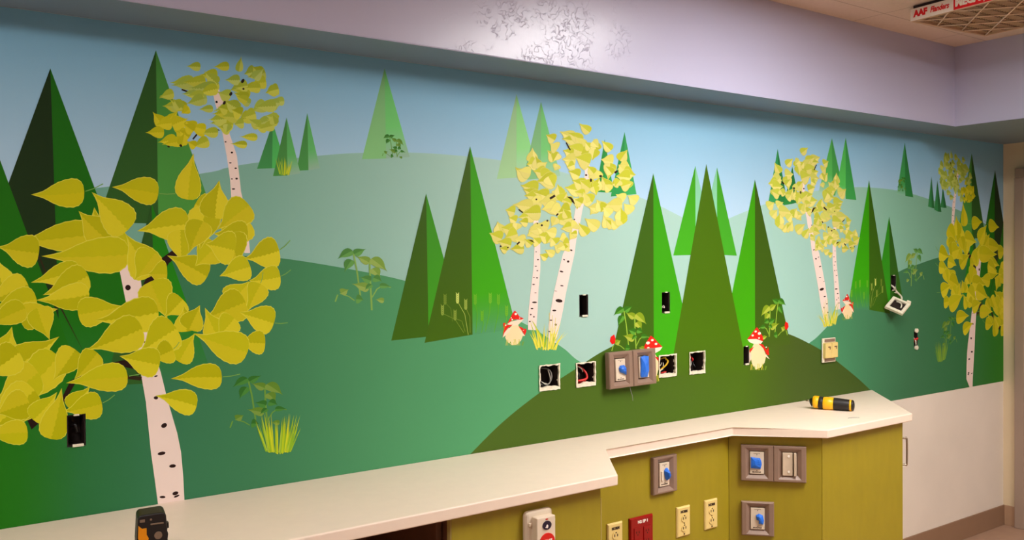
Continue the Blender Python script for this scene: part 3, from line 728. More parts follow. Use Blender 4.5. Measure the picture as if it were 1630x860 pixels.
for mir in (None, 5.586):
    rnd = random.Random(21)
    far = mir is not None
    # slender trunk
    t = Print('painted_birch', 44, mural, mir)
    strip(t, [(848, 345), (850.5, 388), (849, 423), (848.4, 430), (844, 466), (841, 495), (840, 525)], [(856, 345), (859.5, 388), (860, 423), (859.7, 430), (856.5, 466), (855.4, 495), (853, 526)], BARK)
    marks(t, [(853, 401, 1, .8), (856, 413.5, 1.5, 1), (852.5, 424, 1.8, .8), (855, 431, 1.3, .9), (849.5, 442, 1.3, .8), (854.5, 442.5, 1.4, 1.2), (849, 453, 2.2, .9), (852, 466.5, 1.8, .6), (850.5, 481.5, 4, 1.4), (846.5, 491.5, 2.2, 1), (844.5, 501, 1.3, 1.2), (849.5, 504.5, 1.3, 1.3), (843, 512, 1.8, 1)])
    t1 = t.build('painted birch with thin trunk leaning under a low crown')
    q = Print('foliage', 46, t1, mir)
    cut = [c for c in CROWN if c[0] < 690 and c[1] > 200 and not (c[0] > 600 and c[1] < 560) and not (560 < c[0] < 700 and c[1] < 460)]
    GR = 1.22
    L1 = [(z1(a, b), z1(c, d), w / 4.86 * GR) for a, b, c, d, w in cut] + [(z2(a, b), z2(c, d), w / 4.86 * GR) for a, b, c, d, w in CROWN2 if a < 660]
    L2 = [(z1(a, b), z1(c, d), w / 4.86 * GR) for a, b, c, d, w in CROWN if (a, b, c, d, w) not in cut] + [(z2(a, b), z2(c, d), w / 4.86 * GR) for a, b, c, d, w in CROWN2 if a >= 660]
    def paint(q, LL):
        for tip, base, w in LL:
            cd = tone(rnd, (192, 196, 48), 8); cl = tone(rnd, (226, 218, 124), 8)
            if rnd.random() < 0.35: cd = tone(rnd, (220, 214, 106), 8)
            if far: cd = mix(cd, (190, 204, 90), 0.4)
            leaf(q, tip, base, w, cd, cl, mix(cl, (190, 190, 90), 0.6), teeth=0.02, edge=0.012, bend=rnd.uniform(-0.1, 0.1))
    paint(q, L1)
    q.lift()
    for a, b_, w in ((z1(510, 615), z1(550, 590), 3.6), (z1(268, 697), z1(300, 722), 1.8), (z1(558, 746), z1(575, 730), 2.4), (z2(255, 434), z2(276, 414), 2.4)): q.line([a, b_], w, BRANCH)
    q.poly([z2(338, 398), z2(374, 402), z2(392, 424), z2(372, 414)], BRANCH)
    for x, y, r in ((405, 620, 1.4), (490, 785, 1.6), (447, 820, 1.8), (413, 806, 1.2), (185, 992, 1.4), (128, 982, 1.4)):
        q.ell(*z1(x, y), r, r, BRANCH)
    q.build()
    # stout trunk
    t = Print('painted_birch', 45, mural, mir)
    strip(t, [(926, 250), (931, 276), (925, 305), (915, 335), (913, 350), (907, 382), (895.5, 405), (889, 432), (881, 467.4), (876, 495), (872.8, 518), (874, 546)],
             [(934, 250), (942, 276), (934, 305), (926.5, 335), (924, 350), (917, 382), (914, 405), (908, 432), (900.4, 467.4), (895.6, 495), (890.7, 518), (884, 546)], BARK)
    marks(t, [(922.3, 329.5, .9, .8), (914, 349.5, 1.3, 1.1, .6), (909, 398.5, 2, 1.2, .4), (897.5, 413.5, 1.6, .9, .5), (904, 416.5, 1.9, 1.9, .4), (893.5, 432.5, 3, 1.3, .2), (894, 455, 2.8, .9, .1), (884, 463.5, 2.6, .4, .2), (889.5, 479, 5.8, 2.8, .15), (882, 494.5, 3.2, 1.4), (876.5, 510, 2.3, 1), (884, 517, 1.8, 1.9), (874.5, 528, 2, 1)])
    t2 = t.build('painted birch with stout trunk under the taller crown')
    q = Print('foliage', 48, t2, mir)
    paint(q, L2)
    q.lift()
    q.line([z1(635, 180), z1(668, 240)], 2.0, BRANCH); q.line([z1(1010, 415), z1(1032, 400)], 3.2, BRANCH)
    q.poly([z1(638, 598), z1(676, 604), z1(692, 624), z1(706, 660), z1(680, 640), z1(668, 618)], BRANCH)
    q.ell(*z1(902, 440), 2.6, 1.8, BRANCH)
    q.ell(*z1(790, 432), 1.8, 1.5, BRANCH); q.ell(*z1(827, 472), 1.8, 3.0, BRANCH)
    q.build()
    # grass tuft at their feet
    g = Print('painted_grass', 49, mural, mir)
    for i in range(30):
        bx = rnd.uniform(852, 884); tx = bx + (bx - 866) * 0.9 + rnd.uniform(-6, 6); ty = rnd.uniform(508, 532)
        if i < 5: bx = rnd.uniform(864, 872); tx = rnd.uniform(842, 852); ty = rnd.uniform(505, 528)
        by = 555 + rnd.uniform(-4, 3); c = rnd.choice([(226, 220, 60), (206, 206, 50), (150, 186, 40), (236, 226, 90)])
        g.lift(); mx_ = (bx + tx) / 2 + (bx - tx) * 0.12
        g.poly([(bx - 1.1, by), (mx_ - .9, (by + ty) / 2), (tx, ty), (mx_ + .9, (by + ty) / 2), (bx + 1.1, by)], c)
    for k in range(3):
        g.lift(); x = 876 + k * 3; g.line([(x, 550), (x + (k - 1) * 2, 498 + 4 * k)], 0.9, (220, 206, 120))
    g.build()

# ---- mushrooms, leafy plants, grass, wheat
REDC, CRM = (226, 34, 22), (246, 220, 170)
def mush(zf, layer, parts, spots, mirror=None, s=1.0):
    p = Print('painted_mushroom', layer, mural, mirror)
    for pts, col in parts:
        p.lift(); p.poly([zf(*q) for q in pts], col)
    p.lift()
    for x, y, r in spots: p.ell(*zf(x, y), r * s, r * s * 0.85, (250, 236, 214), -0.4)
    rnd = random.Random(5)
    xs = [q[0] for q in parts[0][0]]; yb = max(q[1] for q in parts[0][0])
    for i in range(12):
        x = min(xs) + (max(xs) - min(xs)) * (i + rnd.random()) / 12; p.lift()
        a = zf(x, yb + 4); b = zf(x + rnd.uniform(-14, 14), yb - rnd.uniform(26, 60))
        p.line([a, b], 0.8, rnd.choice([(190, 190, 50), (120, 160, 40), (220, 206, 80)]))
    return p.build()
za = Z(780, 430, 6.144)
N1 = [([(215,540),(270,535),(300,580),(325,630),(300,690),(260,730),(210,735),(165,700),(145,660),(170,590)], CRM),
      ([(165,530),(200,505),(260,490),(328,478),(300,510),(270,540),(210,545)], (250, 226, 200)),
      ([(240,395),(262,420),(285,455),(330,475),(300,486),(240,482),(200,502),(165,530),(190,480),(215,430)], REDC),
      ([(120,662),(140,610),(175,570),(205,560),(190,600),(150,640)], (250, 224, 196)),
      ([(125,520),(150,515),(165,540),(222,535),(170,568),(138,615),(122,650),(132,580)], REDC),
      ([(300,600),(340,640),(330,648),(296,622)], (250, 224, 196)),
      ([(275,550),(310,562),(335,580),(350,570),(354,600),(338,640),(316,604)], REDC)]
S1 = [(250, 430, 2.2), (215, 485, 1.4), (288, 470, 1.0), (150, 540, 1.4), (325, 590, .8), (205, 468, .9)]
zb = Z(1150, 460, 6.14)
N3 = [([(305,535),(370,535),(400,590),(425,650),(410,720),(370,770),(320,790),(290,740),(265,650),(285,580)], CRM),
      ([(232,680),(262,600),(278,640),(275,690),(255,742),(225,745)], (240, 210, 190)),
      ([(262,590),(305,565),(285,600),(262,625)], REDC),
      ([(240,492),(330,486),(392,514),(370,540),(300,537),(260,520)], (250, 230, 206)),
      ([(335,375),(360,410),(405,490),(388,512),(330,490),(240,492),(270,455),(310,400)], REDC),
      ([(425,640),(460,690),(412,655)], (250, 230, 206)),
      ([(350,535),(395,545),(430,600),(445,565),(454,650),(432,645),(400,585)], REDC)]
S3 = [(322, 417, 1.9), (358, 436, 2.6), (293, 456, 1.9), (355, 480, 1.6), (425, 570, 1.2)]
for mir in (None, 5.586):
    mush(za, 52, N1, S1, mir)
    mush(zb, 52, N3, S3, None if mir is None else 5.583)

zp = Z(960, 460, 5.375)
PLEAF = [(85,230,170,165,45,0),(250,150,180,190,40,0),(125,320,165,230,42,0),(190,205,268,245,45,1),(370,305,280,215,55,1),(330,350,285,285,48,1),(165,400,265,430,50,1),(210,350,275,372,44,0),(340,375,290,350,44,0),(150,440,105,468,40,1),(235,510,190,505,50,0),(395,412,325,405,30,0),(300,505,350,512,30,1),(240, 440, 280, 400, 26, 0)]
def plant(layer, anchor, scale, fadecol, fade, mirror=None, bud=True, ext=0.0):
    ax, az = wallxz(*zp(280, 510)); bx, bz = wallxz(*anchor)
    mp = lambda px, py: (bx + (wallxz(px, py)[0] - ax) * scale, bz + (wallxz(px, py)[1] - az) * scale)
    p = Print('painted_plant', layer, mural, mirror, 0.0, mp)
    f = lambda c: mix(c, fadecol, fade)
    for pts, w in (([(175,180),(195,300),(215,480)], 9), ([(268,245),(272,380),(280,512 + ext)], 10), ([(282,490),(310,430),(345,402),(390,415)], 7), ([(100,470),(150,490),(182,518)], 7), ([(72,530),(86,480)], 8)):
        p.line([zp(*q) for q in pts], w / 5.375, f((150, 190, 60)))
    for (a, b, c, d, w, k) in PLEAF:
        leaf(p, zp(a, b), zp(c, d), w / 5.375 * 1.35, f(((52, 116, 22), (132, 160, 28))[k]), f(((92, 160, 50), (176, 190, 66))[k]), None, teeth=0.0, bend=0.15)
    if bud:
        p.lift(); p.poly([zp(92, 390), zp(104, 425), zp(100, 465), zp(76, 476), zp(56, 450), zp(62, 412)], (228, 26, 20))
    p.build()
for mir in (None, 5.586):
    plant(53, zp(280, 510), 1.0, (0, 0, 0), 0.0, mir)
    plant(50, (425, 674), 0.86, (50, 112, 66), 0.42, mir, bud=False)
    plant(50, (591.5, 478), 0.98, (110, 160, 116), 0.42, mir, bud=False, ext=70)
    plant(20, (632, 250), 0.42, (40, 110, 40), 0.5, mir, bud=False)
def grass(layer, cx, by, half, h, n, cols, mirror=None, seed=1):
    rnd = random.Random(seed); p = Print('painted_grass', layer, mural, mirror)
    for i in range(n):
        u = rnd.uniform(-1, 1); bx = cx + u * half * 0.55; tx = cx + u * half + rnd.uniform(-3, 3); ty = by - h * rnd.uniform(0.55, 1.0); b = by - abs(u) * h * 0.06 + rnd.uniform(-2, 2)
        p.lift(); w = max(0.6, h * 0.016)
        p.poly([(bx - w, b), ((bx + tx) / 2 - w * .8, (b + ty) / 2), (tx, ty), ((bx + tx) / 2 + w * .8, (b + ty) / 2), (bx + w, b)], rnd.choice(cols))
    p.build()
GY = [(186, 206, 30), (214, 220, 40), (140, 186, 40), (170, 200, 60)]
for mir in (None, 5.572):
    grass(55, 442, 722, 36, 66, 64, GY if mir is None else [mix(c, (54, 120, 74), 0.45) for c in GY], mir, 3)
grass(6, 453, 279, 15, 30, 24, GY, None, 6)
# wheat heads over the front pines
for mir in (None, 5.586):
    p = Print('painted_wheat', 42, mural, mir); rnd = random.Random(2)
    for (x0, y0, x1, y1, k) in ((745, 533, 728, 468, 1.0), (738, 530, 704, 487, .55), (748, 530, 741, 478, .6), (740, 528, 724, 495, .5), (772, 528, 780, 468, .35), (786, 530, 793, 470, .3), (800, 530, 806, 488, .35), (766, 530, 767, 496, .3), (757, 530, 756, 470, .3), (720, 512, 708, 470, .35)):
        dark = x1 < 752
        bg = (62, 98, 4) if dark else (60, 164, 4)
        c = mix(bg, (206, 222, 110), k)
        mid = ((x0 + x1) / 2 + 3, (y0 + y1) / 2)
        p.lift(); p.line([(x0, y0), mid, (x1, y1 + 12)], 0.9, mix(bg, c, .7))
        for j in range(5):
            yy = y1 + j * 3.2
            for s in (-1, 1):
                p.lift(); leaf(p, (x1 + s * 2.9, yy - 3.2), (x1 + s * 0.2, yy + 2.4), 1.9, c, c, None, teeth=0)
    p.build()

# ------------------------------------------------------------------ counter top
P6 = [(-1.55, 0.797), (0.734 * D, 0.7965 * D), (0.817 * D, 0.912 * D), (1.076 * D, 0.9125 * D), (1.168 * D, 0.810 * D), (1.398 * D, 0.811 * D), (1.582 * D, 0.999 * D)]
CT = [(-1.55, 0.797 * D)] + P6[1:] + [(-1.55, 0.999 * D)]
bm = bmesh.new()
extrude_poly(bm, CT, ZT - 0.032, ZT)
es = [e for e in bm.edges if all(abs(v.co.z - ZT) < 1e-4 for v in e.verts) or all(abs(v.co.z - ZT + 0.032) < 1e-4 for v in e.verts) or abs(e.verts[0].co.z - e.verts[1].co.z) > 0.01]
es = [e for e in es if not all(v.co.y > 0.99 * D for v in e.verts)]
bmesh.ops.bevel(bm, geom=es, offset=0.004, segments=3, affect='EDGES', profile=0.5)
ct = link_mesh('countertop', bm, M['counter'])
tag(ct, 'long cream solid-surface countertop with a stepped front edge under the mural', 'countertop')

# ------------------------------------------------------------------ cabinets under the counter
ZU = ZT - 0.032 - 0.0008
OV = 0.035
Y1 = 0.797 * D + OV; Y2 = 0.912 * D + OV
a3 = Vector((1.168 * D - 1.076 * D, 0.810 * D - 0.9125 * D)).normalized()    # direction of the angled face (right and forward)
n3 = Vector((-a3.y, a3.x))                                                     # into the cabinet
if n3.y < 0: n3 = -n3
o3 = Vector((1.076 * D, 0.9125 * D)) + n3 * OV
def isect_y(o, d, y): return o.x + d.x * (y - o.y) / d.y
xA = isect_y(o3, a3, Y2)                     # inner corner
Y4 = 0.8105 * D + OV
xB = isect_y(o3, a3, Y4)                     # outer corner
a5 = Vector((1.582 * D - 1.398 * D, 0.999 * D - 0.811 * D)).normalized(); n5 = Vector((-a5.y, a5.x))
o5 = Vector((1.398 * D, 0.811 * D)) + n5 * OV
xC = isect_y(o5, a5, Y4); xE = isect_y(o5, a5, YB - 0.004)
PT = 0.019

# knee space with open shelves, left of the nurse-call cabinet
XK = 0.5095 * D
k = tag(empty('open_base_cabinet', (XK, YB, 0)), 'open-fronted dark brown base cabinet under the left end of the countertop', 'cabinet')
bm = bmesh.new()
add_box(bm, (-1.45, -0.012, 0.42), (2.88, 0.012, 0.80)); link_mesh('back_panel', bm, M['carcass'], k)
box('side_panel', (-0.0135, -0.225, ZU / 2), (0.018, 0.41, ZU), M['carcass'], k, 0.001)
box('divider_panel', (-0.44, -0.225, ZU / 2), (0.018, 0.41, ZU), M['carcass'], k, 0.001)
box('bottom_shelf', (-1.45, -0.225, 0.10), (2.86, 0.40, 0.018), M['carcass'], k, 0.001)
bm = bmesh.new(); slab_poly(bm, [(-0.16, ZU - 0.001), (-0.02, ZU - 0.001), (-0.02, ZU - 0.15)], -0.08, -0.06)
link_mesh('corner_brace', bm, M['carcass'], k)

# cabinet with the nurse call
XP = 0.734 * D - 0.006
c1 = tag(empty('base_cabinet', (XK, Y1, 0)), 'olive base cabinet under the deep part of the countertop, carrying the nurse call station', 'cabinet')
sx = XP - 0.030 - XK
bm = bmesh.new(); extrude_poly(bm, [(0.0, PT), (sx - 0.002, PT), (sx + 0.05, YB - Y1 - 0.01), (0.0, YB - Y1 - 0.01)], 0.0, ZU); link_mesh('cabinet_body', bm, M['carcass'], c1)
box('front_panel', (sx / 2, PT / 2, ZU / 2), (sx - 0.001, PT, ZU), M['olive'], c1, 0.001)
box('edge_band', (sx + 0.0018, PT / 2, ZU / 2 - 0.02), (0.003, PT, ZU - 0.04), M['edge'], c1, 0.0005)
box('edge_band', (-0.0015, PT / 2, ZU / 2), (0.002, PT, ZU), M['edge'], c1, 0.0005)

# shallow cabinet with the receptacles
xS = XK + sx + 0.075
c2 = tag(empty('base_cabinet', (xS, Y2, 0)), 'shallow olive cabinet front with almond outlets and red plate, under the narrow counter', 'cabinet')
L2w = xA - xS
box('front_panel', (L2w / 2, PT / 2, ZU / 2), (L2w, PT, ZU), M['olive'], c2, 0.001)
box('cabinet_body', (L2w / 2, PT + 0.075, ZU / 2), (L2w - 0.01, 0.148, ZU - 0.002), M['carcass'], c2)

# angled end cabinet with door
c3 = tag(empty('base_cabinet', (xB, Y4, 0)), 'angled olive end cabinet at the right end of the counter, below the yellow screwdriver', 'cabinet')
def loc3(x, y): return (x - xB, y - Y4)
inA = Vector((xA, Y2)); inB = Vector((xB, Y4)); inC = Vector((xC, Y4)); inE = Vector((xE, YB - 0.004))
bm = bmesh.new()
body = [(xA + 0.03, Y2 + 0.015), (xB + 0.010, Y4 + 0.021), (xC - 0.012, Y4 + 0.021), (xE - 0.05, YB - 0.012), (xA + 0.03, YB - 0.012)]
extrude_poly(bm, [loc3(*q) for q in body], 0, ZU); link_mesh('cabinet_body', bm, M['carcass'], c3)
bm = bmesh.new()
pa = inA + a3 * 0.0008; pb = inB - a3 * 0.001
extrude_poly(bm, [loc3(*q) for q in (pa, pb, pb + n3 * PT * 0.9, pa + n3 * PT * 0.9)], 0, ZU); link_mesh('angled_panel', bm, M['olive'], c3)
bm = bmesh.new()
extrude_poly(bm, [loc3(*q) for q in ((xB + 0.001, Y4), (xC, Y4), (xC, Y4 + PT), (xB + 0.008, Y4 + PT))], 0, ZU); link_mesh('front_panel', bm, M['olive'], c3)
bm = bmesh.new()
da = inC + a5 * 0.004 + Vector((0, PT)); db = inE - a5 * 0.02
da = inC + a5 * 0.032
extrude_poly(bm, [loc3(*q) for q in (da, db, db + n5 * PT, da + n5 * PT)], 0.10, ZU - 0.004)
dr = link_mesh('door', bm, M['olive'], c3)
bm = bmesh.new()
hb = inC + a5 * 0.050; on = -n5
hp = lambda out, z: (*loc3(*(hb + on * out)), z)
zh0, zh1 = 0.655, 0.765
tube(bm, smooth_path([hp(0.0, zh0), hp(0.024, zh0), hp(0.030, zh0 + 0.006), hp(0.030, zh1 - 0.006), hp(0.024, zh1), hp(0.0, zh1)], 4), 0.0042)
link_mesh('handle', bm, M['steel'], dr)

# ------------------------------------------------------------------ wall plates and devices
def plate_body(bm, w, h, y0, y1, inset):
    """bevelled frustum standing off a surface: back y0 (=0), face at -y1"""
    a = [(-w / 2, -h / 2), (w / 2, -h / 2), (w / 2, h / 2), (-w / 2, h / 2)]
    b = [(x * (1 - 2 * inset / w), z * (1 - 2 * inset / h)) for x, z in a]
    A = [bm.verts.new((x, y0, z)) for x, z in a]; B = [bm.verts.new((x, -y1, z)) for x, z in b]
    A2 = [bm.verts.new((x, -0.004, z)) for x, z in a]
    bm.faces.new(A[::-1])
    for i in range(4):
        j = (i + 1) % 4
        bm.faces.new((A[i], A[j], A2[j], A2[i])); bm.faces.new((A2[i], A2[j], B[j], B[i]))
    bm.faces.new(B)
    bmesh.ops.recalc_face_normals(bm, faces=bm.faces)

def bezel(name, w, h, ow, oh, parent, x0=0.0, proud=0.014):
    """taupe frame: flat rim sloping inwards to a sunk rectangular opening"""
    bm = bmesh.new()
    def ring(hw, hh, y): return [bm.verts.new((x0 + sx * hw, y, sz * hh)) for sx, sz in ((-1, -1), (1, -1), (1, 1), (-1, 1))]
    R = [ring(w / 2, h / 2, 0.0), ring(w / 2, h / 2, -proud), ring(w / 2 - 0.003, h / 2 - 0.003, -proud - 0.003), ring(ow / 2 + 0.014, oh / 2 + 0.014, -proud - 0.003), ring(ow / 2, oh / 2, -proud + 0.008), ring(ow / 2, oh / 2, 0.0)]
    for a, b in zip(R[:-1], R[1:]):
        for i in range(4):
            j = (i + 1) % 4; bm.faces.new((a[i], a[j], b[j], b[i]))
    bm.faces.new(R[-1]); bm.faces.new(R[0][::-1])
    bmesh.ops.recalc_face_normals(bm, faces=bm.faces)
    return link_mesh(name, bm, M['taupe'], parent)

def device_insert(parent, x0, y, w=0.046, h=0.078, lettering=True):
    bm = bmesh.new(); add_box(bm, (x0, y + 0.003, 0), (w, 0.010, h), 0.0015)
    d = link_mesh('outlet_insert', bm, M['device'], parent); d['label'] = 'ivory insert'
    yy = y - 0.0025
    for zz in (0.031, -0.029):
        bm = bmesh.new(); disc(bm, (x0, zz), 0.0017, 0.0017, yy, yy + 0.001); link_mesh('screw', bm, M['slot'], d)
    if lettering:
        bm = bmesh.new(); disc(bm, (x0 - 0.014, -0.0345), 0.003, 0.0026, yy, yy + 0.001)
        for kk in range(6): add_box(bm, (x0 - 0.008 + kk * 0.0042, yy + 0.0004, -0.0348 + 0.0006 * (kk % 2)), (0.0032, 0.001, 0.0034))
        link_mesh('maker_mark', bm, M['slot'], d)
        bm = bmesh.new()
        for kk in range(5): add_box(bm, (x0 - 0.010 + kk * 0.0048, yy + 0.0004, 0.0355), (0.0030, 0.001, 0.0014))
        link_mesh('lettering', bm, M['slot'], d)
    return d

def tape(parent, pts, y, t=0.004, seed=0, bulge=0.006):
    """a crumpled strip of blue tape: pts (x, z) outline, domed"""
    rnd = random.Random(seed); bm = bmesh.new()
    cx = sum(q[0] for q in pts) / len(pts); cz = sum(q[1] for q in pts) / len(pts)
    rings = []
    for s, yy in ((1.0, y), (1.0, y - t), (0.72, y - t - bulge * 0.6), (0.38, y - t - bulge)):
        rings.append([bm.verts.new((cx + (q[0] - cx) * s + rnd.uniform(-.0007, .0007), yy + rnd.uniform(-.0015, .0015) * (s < 1), cz + (q[1] - cz) * s + rnd.uniform(-.0007, .0007))) for q in pts])
    n = len(pts)
    for a, b in zip(rings[:-1], rings[1:]):
        for i in range(n): bm.faces.new((a[i], a[(i + 1) % n], b[(i + 1) % n], b[i]))
    bm.faces.new(rings[-1]); bm.faces.new(rings[0][::-1])
    bmesh.ops.recalc_face_normals(bm, faces=bm.faces)
    o = link_mesh('masking_tape', bm, M['blue'], parent); o['label'] = 'blue masking tape'
    return o

# double bezel hanging off the mural wall
t = tag(empty('outlet_plate', (2.354, YB - 0.012, 1.110), ry=math.radians(-0.5)), 'double taupe bezel on the mural with blue tape over both outlets, beside a red mushroom', 'outlet plate')
t.rotation_euler = (math.radians(-2), math.radians(-0.5), 0)
for i, x0 in enumerate((-0.060, 0.060)):
    bezel('bezel', 0.1185, 0.134, 0.052, 0.086, t, x0, 0.020)
    device_insert(t, x0, -0.016, 0.048, 0.080, lettering=(i == 0))
tape(t, [(-0.070, 0.006), (-0.064, 0.016), (-0.046, 0.017), (-0.036, 0.006), (-0.037, -0.020), (-0.050, -0.014), (-0.066, -0.008)], -0.019, seed=1, bulge=0.010)
tape(t, [(0.040, 0.040), (0.060, 0.043), (0.080, 0.040), (0.080, -0.014), (0.074, -0.028), (0.072, -0.038), (0.042, -0.038), (0.038, -0.030), (0.041, 0.0)], -0.019, seed=2, bulge=0.009)
bm = bmesh.new(); tube(bm, smooth_path([(0.0, 0.004, -0.060), (0.0, -0.004, -0.085), (0.003, -0.008, -0.105), (0.006, -0.006, -0.122)]), 0.0011, 6)
link_mesh('loose_thread', bm, M['wire_grey'], t)

# bezel on the shallow cabinet
t = tag(empty('outlet_plate', (2.350, Y2 - 0.0002, 0.7455)), 'single taupe bezel with twisted blue tape, above the almond outlets', 'outlet plate')
bezel('bezel', 0.119, 0.133, 0.052, 0.090, t)
device_insert(t, 0.0, -0.009, 0.048, 0.084)
tape(t, [(-0.004, 0.014), (0.004, 0.022), (0.010, 0.022), (0.012, 0.012), (0.022, -0.002), (0.018, -0.018), (0.008, -0.022), (0.002, -0.014), (-0.002, 0.0)], -0.012, seed=5, bulge=0.014)
box('toggle', (-0.014, -0.013, -0.004), (0.010, 0.006, 0.034), M['device'], t, 0.001)

# bezels on the angled panel
rz3 = math.atan2(a3.y, a3.x); n3v = Vector((n3.x, n3.y, 0))
def ang(px, py):
    return on_plane(px, py, (o3.x, o3.y, 0), n3v)
cc = (ang(1178.8, 735) + ang(1283, 741)) / 2
cc = Vector(((ang(1178.8, 735).x + ang(1283, 741).x) / 2, (ang(1178.8, 735).y + ang(1283, 741).y) / 2, (ang(1231, 708.5).z + ang(1231, 766).z) / 2))
wdt = (ang(1283, 741) - ang(1178.8, 735)).length; hgt = ang(1231, 709).z - ang(1231, 766).z
t = tag(empty('outlet_plate', cc - n3v * 0.0003, rz3), 'double taupe bezel on the angled panel with square blue tape and a bare metal bracket', 'outlet plate')
for i, s in enumerate((-1, 1)):
    bezel('bezel', wdt / 2 - 0.0005, hgt, 0.056, 0.088, t, s * wdt / 4)
device_insert(t, -wdt / 4, -0.009, 0.052, 0.084)
x0 = -wdt / 4
tape(t, [(x0 - 0.022, 0.022), (x0 + 0.012, 0.019), (x0 + 0.016, 0.010), (x0 + 0.017, -0.004), (x0 + 0.013, -0.021), (x0 - 0.022, -0.019)], -0.012, seed=7, bulge=0.004)
x0 = wdt / 4
bm = bmesh.new(); add_box(bm, (x0 - 0.008, -0.010, 0), (0.036, 0.010, 0.086), 0.001); add_box(bm, (x0 + 0.019, -0.013, 0.0), (0.010, 0.018, 0.086), 0.002); add_box(bm, (x0 - 0.024, -0.012, 0), (0.005, 0.012, 0.084), 0.001)
br = link_mesh('metal_bracket', bm, M['alu'], t)
for zz in (0.030, -0.028):
    bm = bmesh.new(); disc(bm, (x0 - 0.004, zz), 0.004, 0.004, -0.0175, -0.014); link_mesh('screw', bm, M['white'], br)
cc = Vector(((ang(1180, 822).x + ang(1231.8, 826).x) / 2, (ang(1180, 822).y + ang(1231.8, 826).y) / 2, (ang(1206, 798).z + ang(1206, 851.5).z) / 2))
wd = (ang(1231.8, 826) - ang(1180, 822)).length; hg = ang(1206, 798).z - ang(1206, 851.5).z
t = tag(empty('outlet_plate', cc - n3v * 0.0003, rz3), 'single taupe bezel low on the angled panel with torn blue tape, below the double bezel', 'outlet plate')
bezel('bezel', wd, hg, 0.056, 0.088, t)
device_insert(t, 0.0, -0.009, 0.052, 0.082)
tape(t, [(-0.006, 0.014), (0.004, 0.020), (0.018, 0.014), (0.022, -0.004), (0.020, -0.020), (0.004, -0.018), (0.004, -0.006), (-0.004, -0.004)], -0.012, seed=9, bulge=0.006)

# almond duplex outlets
def duplex(x, z, label):
    t = tag(empty('duplex_outlet', (x, Y2 - 0.0002, z)), label, 'outlet', 'almond outlets on the shallow cabinet')
    bm = bmesh.new(); plate_body(bm, 0.069, 0.110, 0, 0.008, 0.004); pl = link_mesh('cover_plate', bm, M['outlet'], t)
    for zz in (0.012, -0.023):
        bm = bmesh.new(); disc(bm, (0, zz), 0.0155, 0.0135, -0.0105, -0.007)
        f = link_mesh('socket', bm, M['outlet'], t)
        bm = bmesh.new()
        for sx_ in (-0.0065, 0.0065): add_box(bm, (sx_, -0.0105, zz + 0.001), (0.0038, 0.001, 0.0085))
        disc(bm, (0, zz + 0.0105), 0.0026, 0.0026, -0.011, -0.010)
        link_mesh('socket_slots', bm, M['slot'], f)
    bm = bmesh.new(); disc(bm, (0, -0.045), 0.003, 0.003, -0.0095, -0.007); link_mesh('screw', bm, M['slot'], t)
    bm = bmesh.new(); disc(bm, (0, -0.006), 0.002, 0.002, -0.0095, -0.007); link_mesh('screw', bm, M['slot'], t)
    text('lettering', 'NORM', 0.0125, M['slot'], t, (0, -0.0084, 0.0365), bold=0.0008, sx=0.95)
    return t
duplex(2.452, 0.557, 'almond duplex outlet between the red plate and the rightmost almond outlet')
duplex(2.601, 0.558, 'almond duplex outlet nearest the angled panel, below and right of the taupe bezel')
duplex(2.114, 0.557, 'almond duplex outlet half hidden by the cabinet edge, left of the red plate')

# red emergency plate
t = tag(empty('red_outlet_plate', (2.238, Y2 - 0.0002, 0.5560)), 'bright red emergency outlet cover with small white lettering', 'outlet plate')
bm = bmesh.new(); plate_body(bm, 0.112, 0.114, 0, 0.010, 0.004); pl = link_mesh('cover_plate', bm, M['red_plate'], t)
for x0 in (-0.023, 0.023):
    bm = bmesh.new(); add_box(bm, (x0, -0.0105, -0.012), (0.033, 0.004, 0.066), 0.001); f = link_mesh('socket', bm, M['red_plate'], t)
    bm = bmesh.new()
    for zz in (0.006, -0.028):
        for s in (-0.006, 0.006): add_box(bm, (x0 + s, -0.0125, zz), (0.003, 0.001, 0.008))
        disc(bm, (x0, zz - 0.009), 0.0022, 0.0022, -0.013, -0.012)
    link_mesh('socket_slots', bm, M['slot'], f)
text('lettering', 'N2 EP 1', 0.0135, M['white'], t, (0.004, -0.0104, 0.040), bold=0.0006, sx=1.1)

# nurse call station
pA = on_plane(831.5, 830, (0, Y1, 0), Vector((0, 1, 0))); pB = on_plane(873.0, 826, (0, Y1, 0), Vector((0, 1, 0)))
wN = 0.098; xN = (pA.x + pB.x) / 2
t = tag(empty('nurse_call_station', (xN, Y1 - 0.0002, 0.7435)), 'white nurse call station with a red round staff assist button', 'call station')
bm = bmesh.new(); add_box(bm, (0, -0.009, 0), (wN, 0.018, 0.150), 0.012, seg=3)
for v in bm.verts: v.co.y = max(-0.018, min(0.0, v.co.y))
link_mesh('back_frame', bm, M['device'], t)
bm = bmesh.new(); add_box(bm, (0.006, -0.026, -0.004), (0.066, 0.030, 0.128), 0.003); link_mesh('housing', bm, M['device'], t)
bm = bmesh.new(); disc(bm, (0.008, 0.036), 0.0155, 0.0125, -0.0428, -0.040); b1 = link_mesh('lamp_button', bm, M['navy'], t); b1['label'] = 'navy oval button'
bm = bmesh.new(); disc(bm, (0.008, 0.033), 0.0035, 0.0052, -0.0432, -0.0424); add_box(bm, (0.0055, -0.043, 0.031), (0.008, 0.0006, 0.003)); link_mesh('bell_symbol', bm, M['white'], b1)
bm = bmesh.new(); disc(bm, (0.008, -0.012), 0.0265, 0.0265, -0.0440, -0.040, 32); b2 = link_mesh('call_button', bm, M['red_btn'], t); b2['label'] = 'red round button'
text('lettering', 'STAFF', 0.012, M['white'], b2, (0.008, -0.0441, -0.008), bold=0.0003)
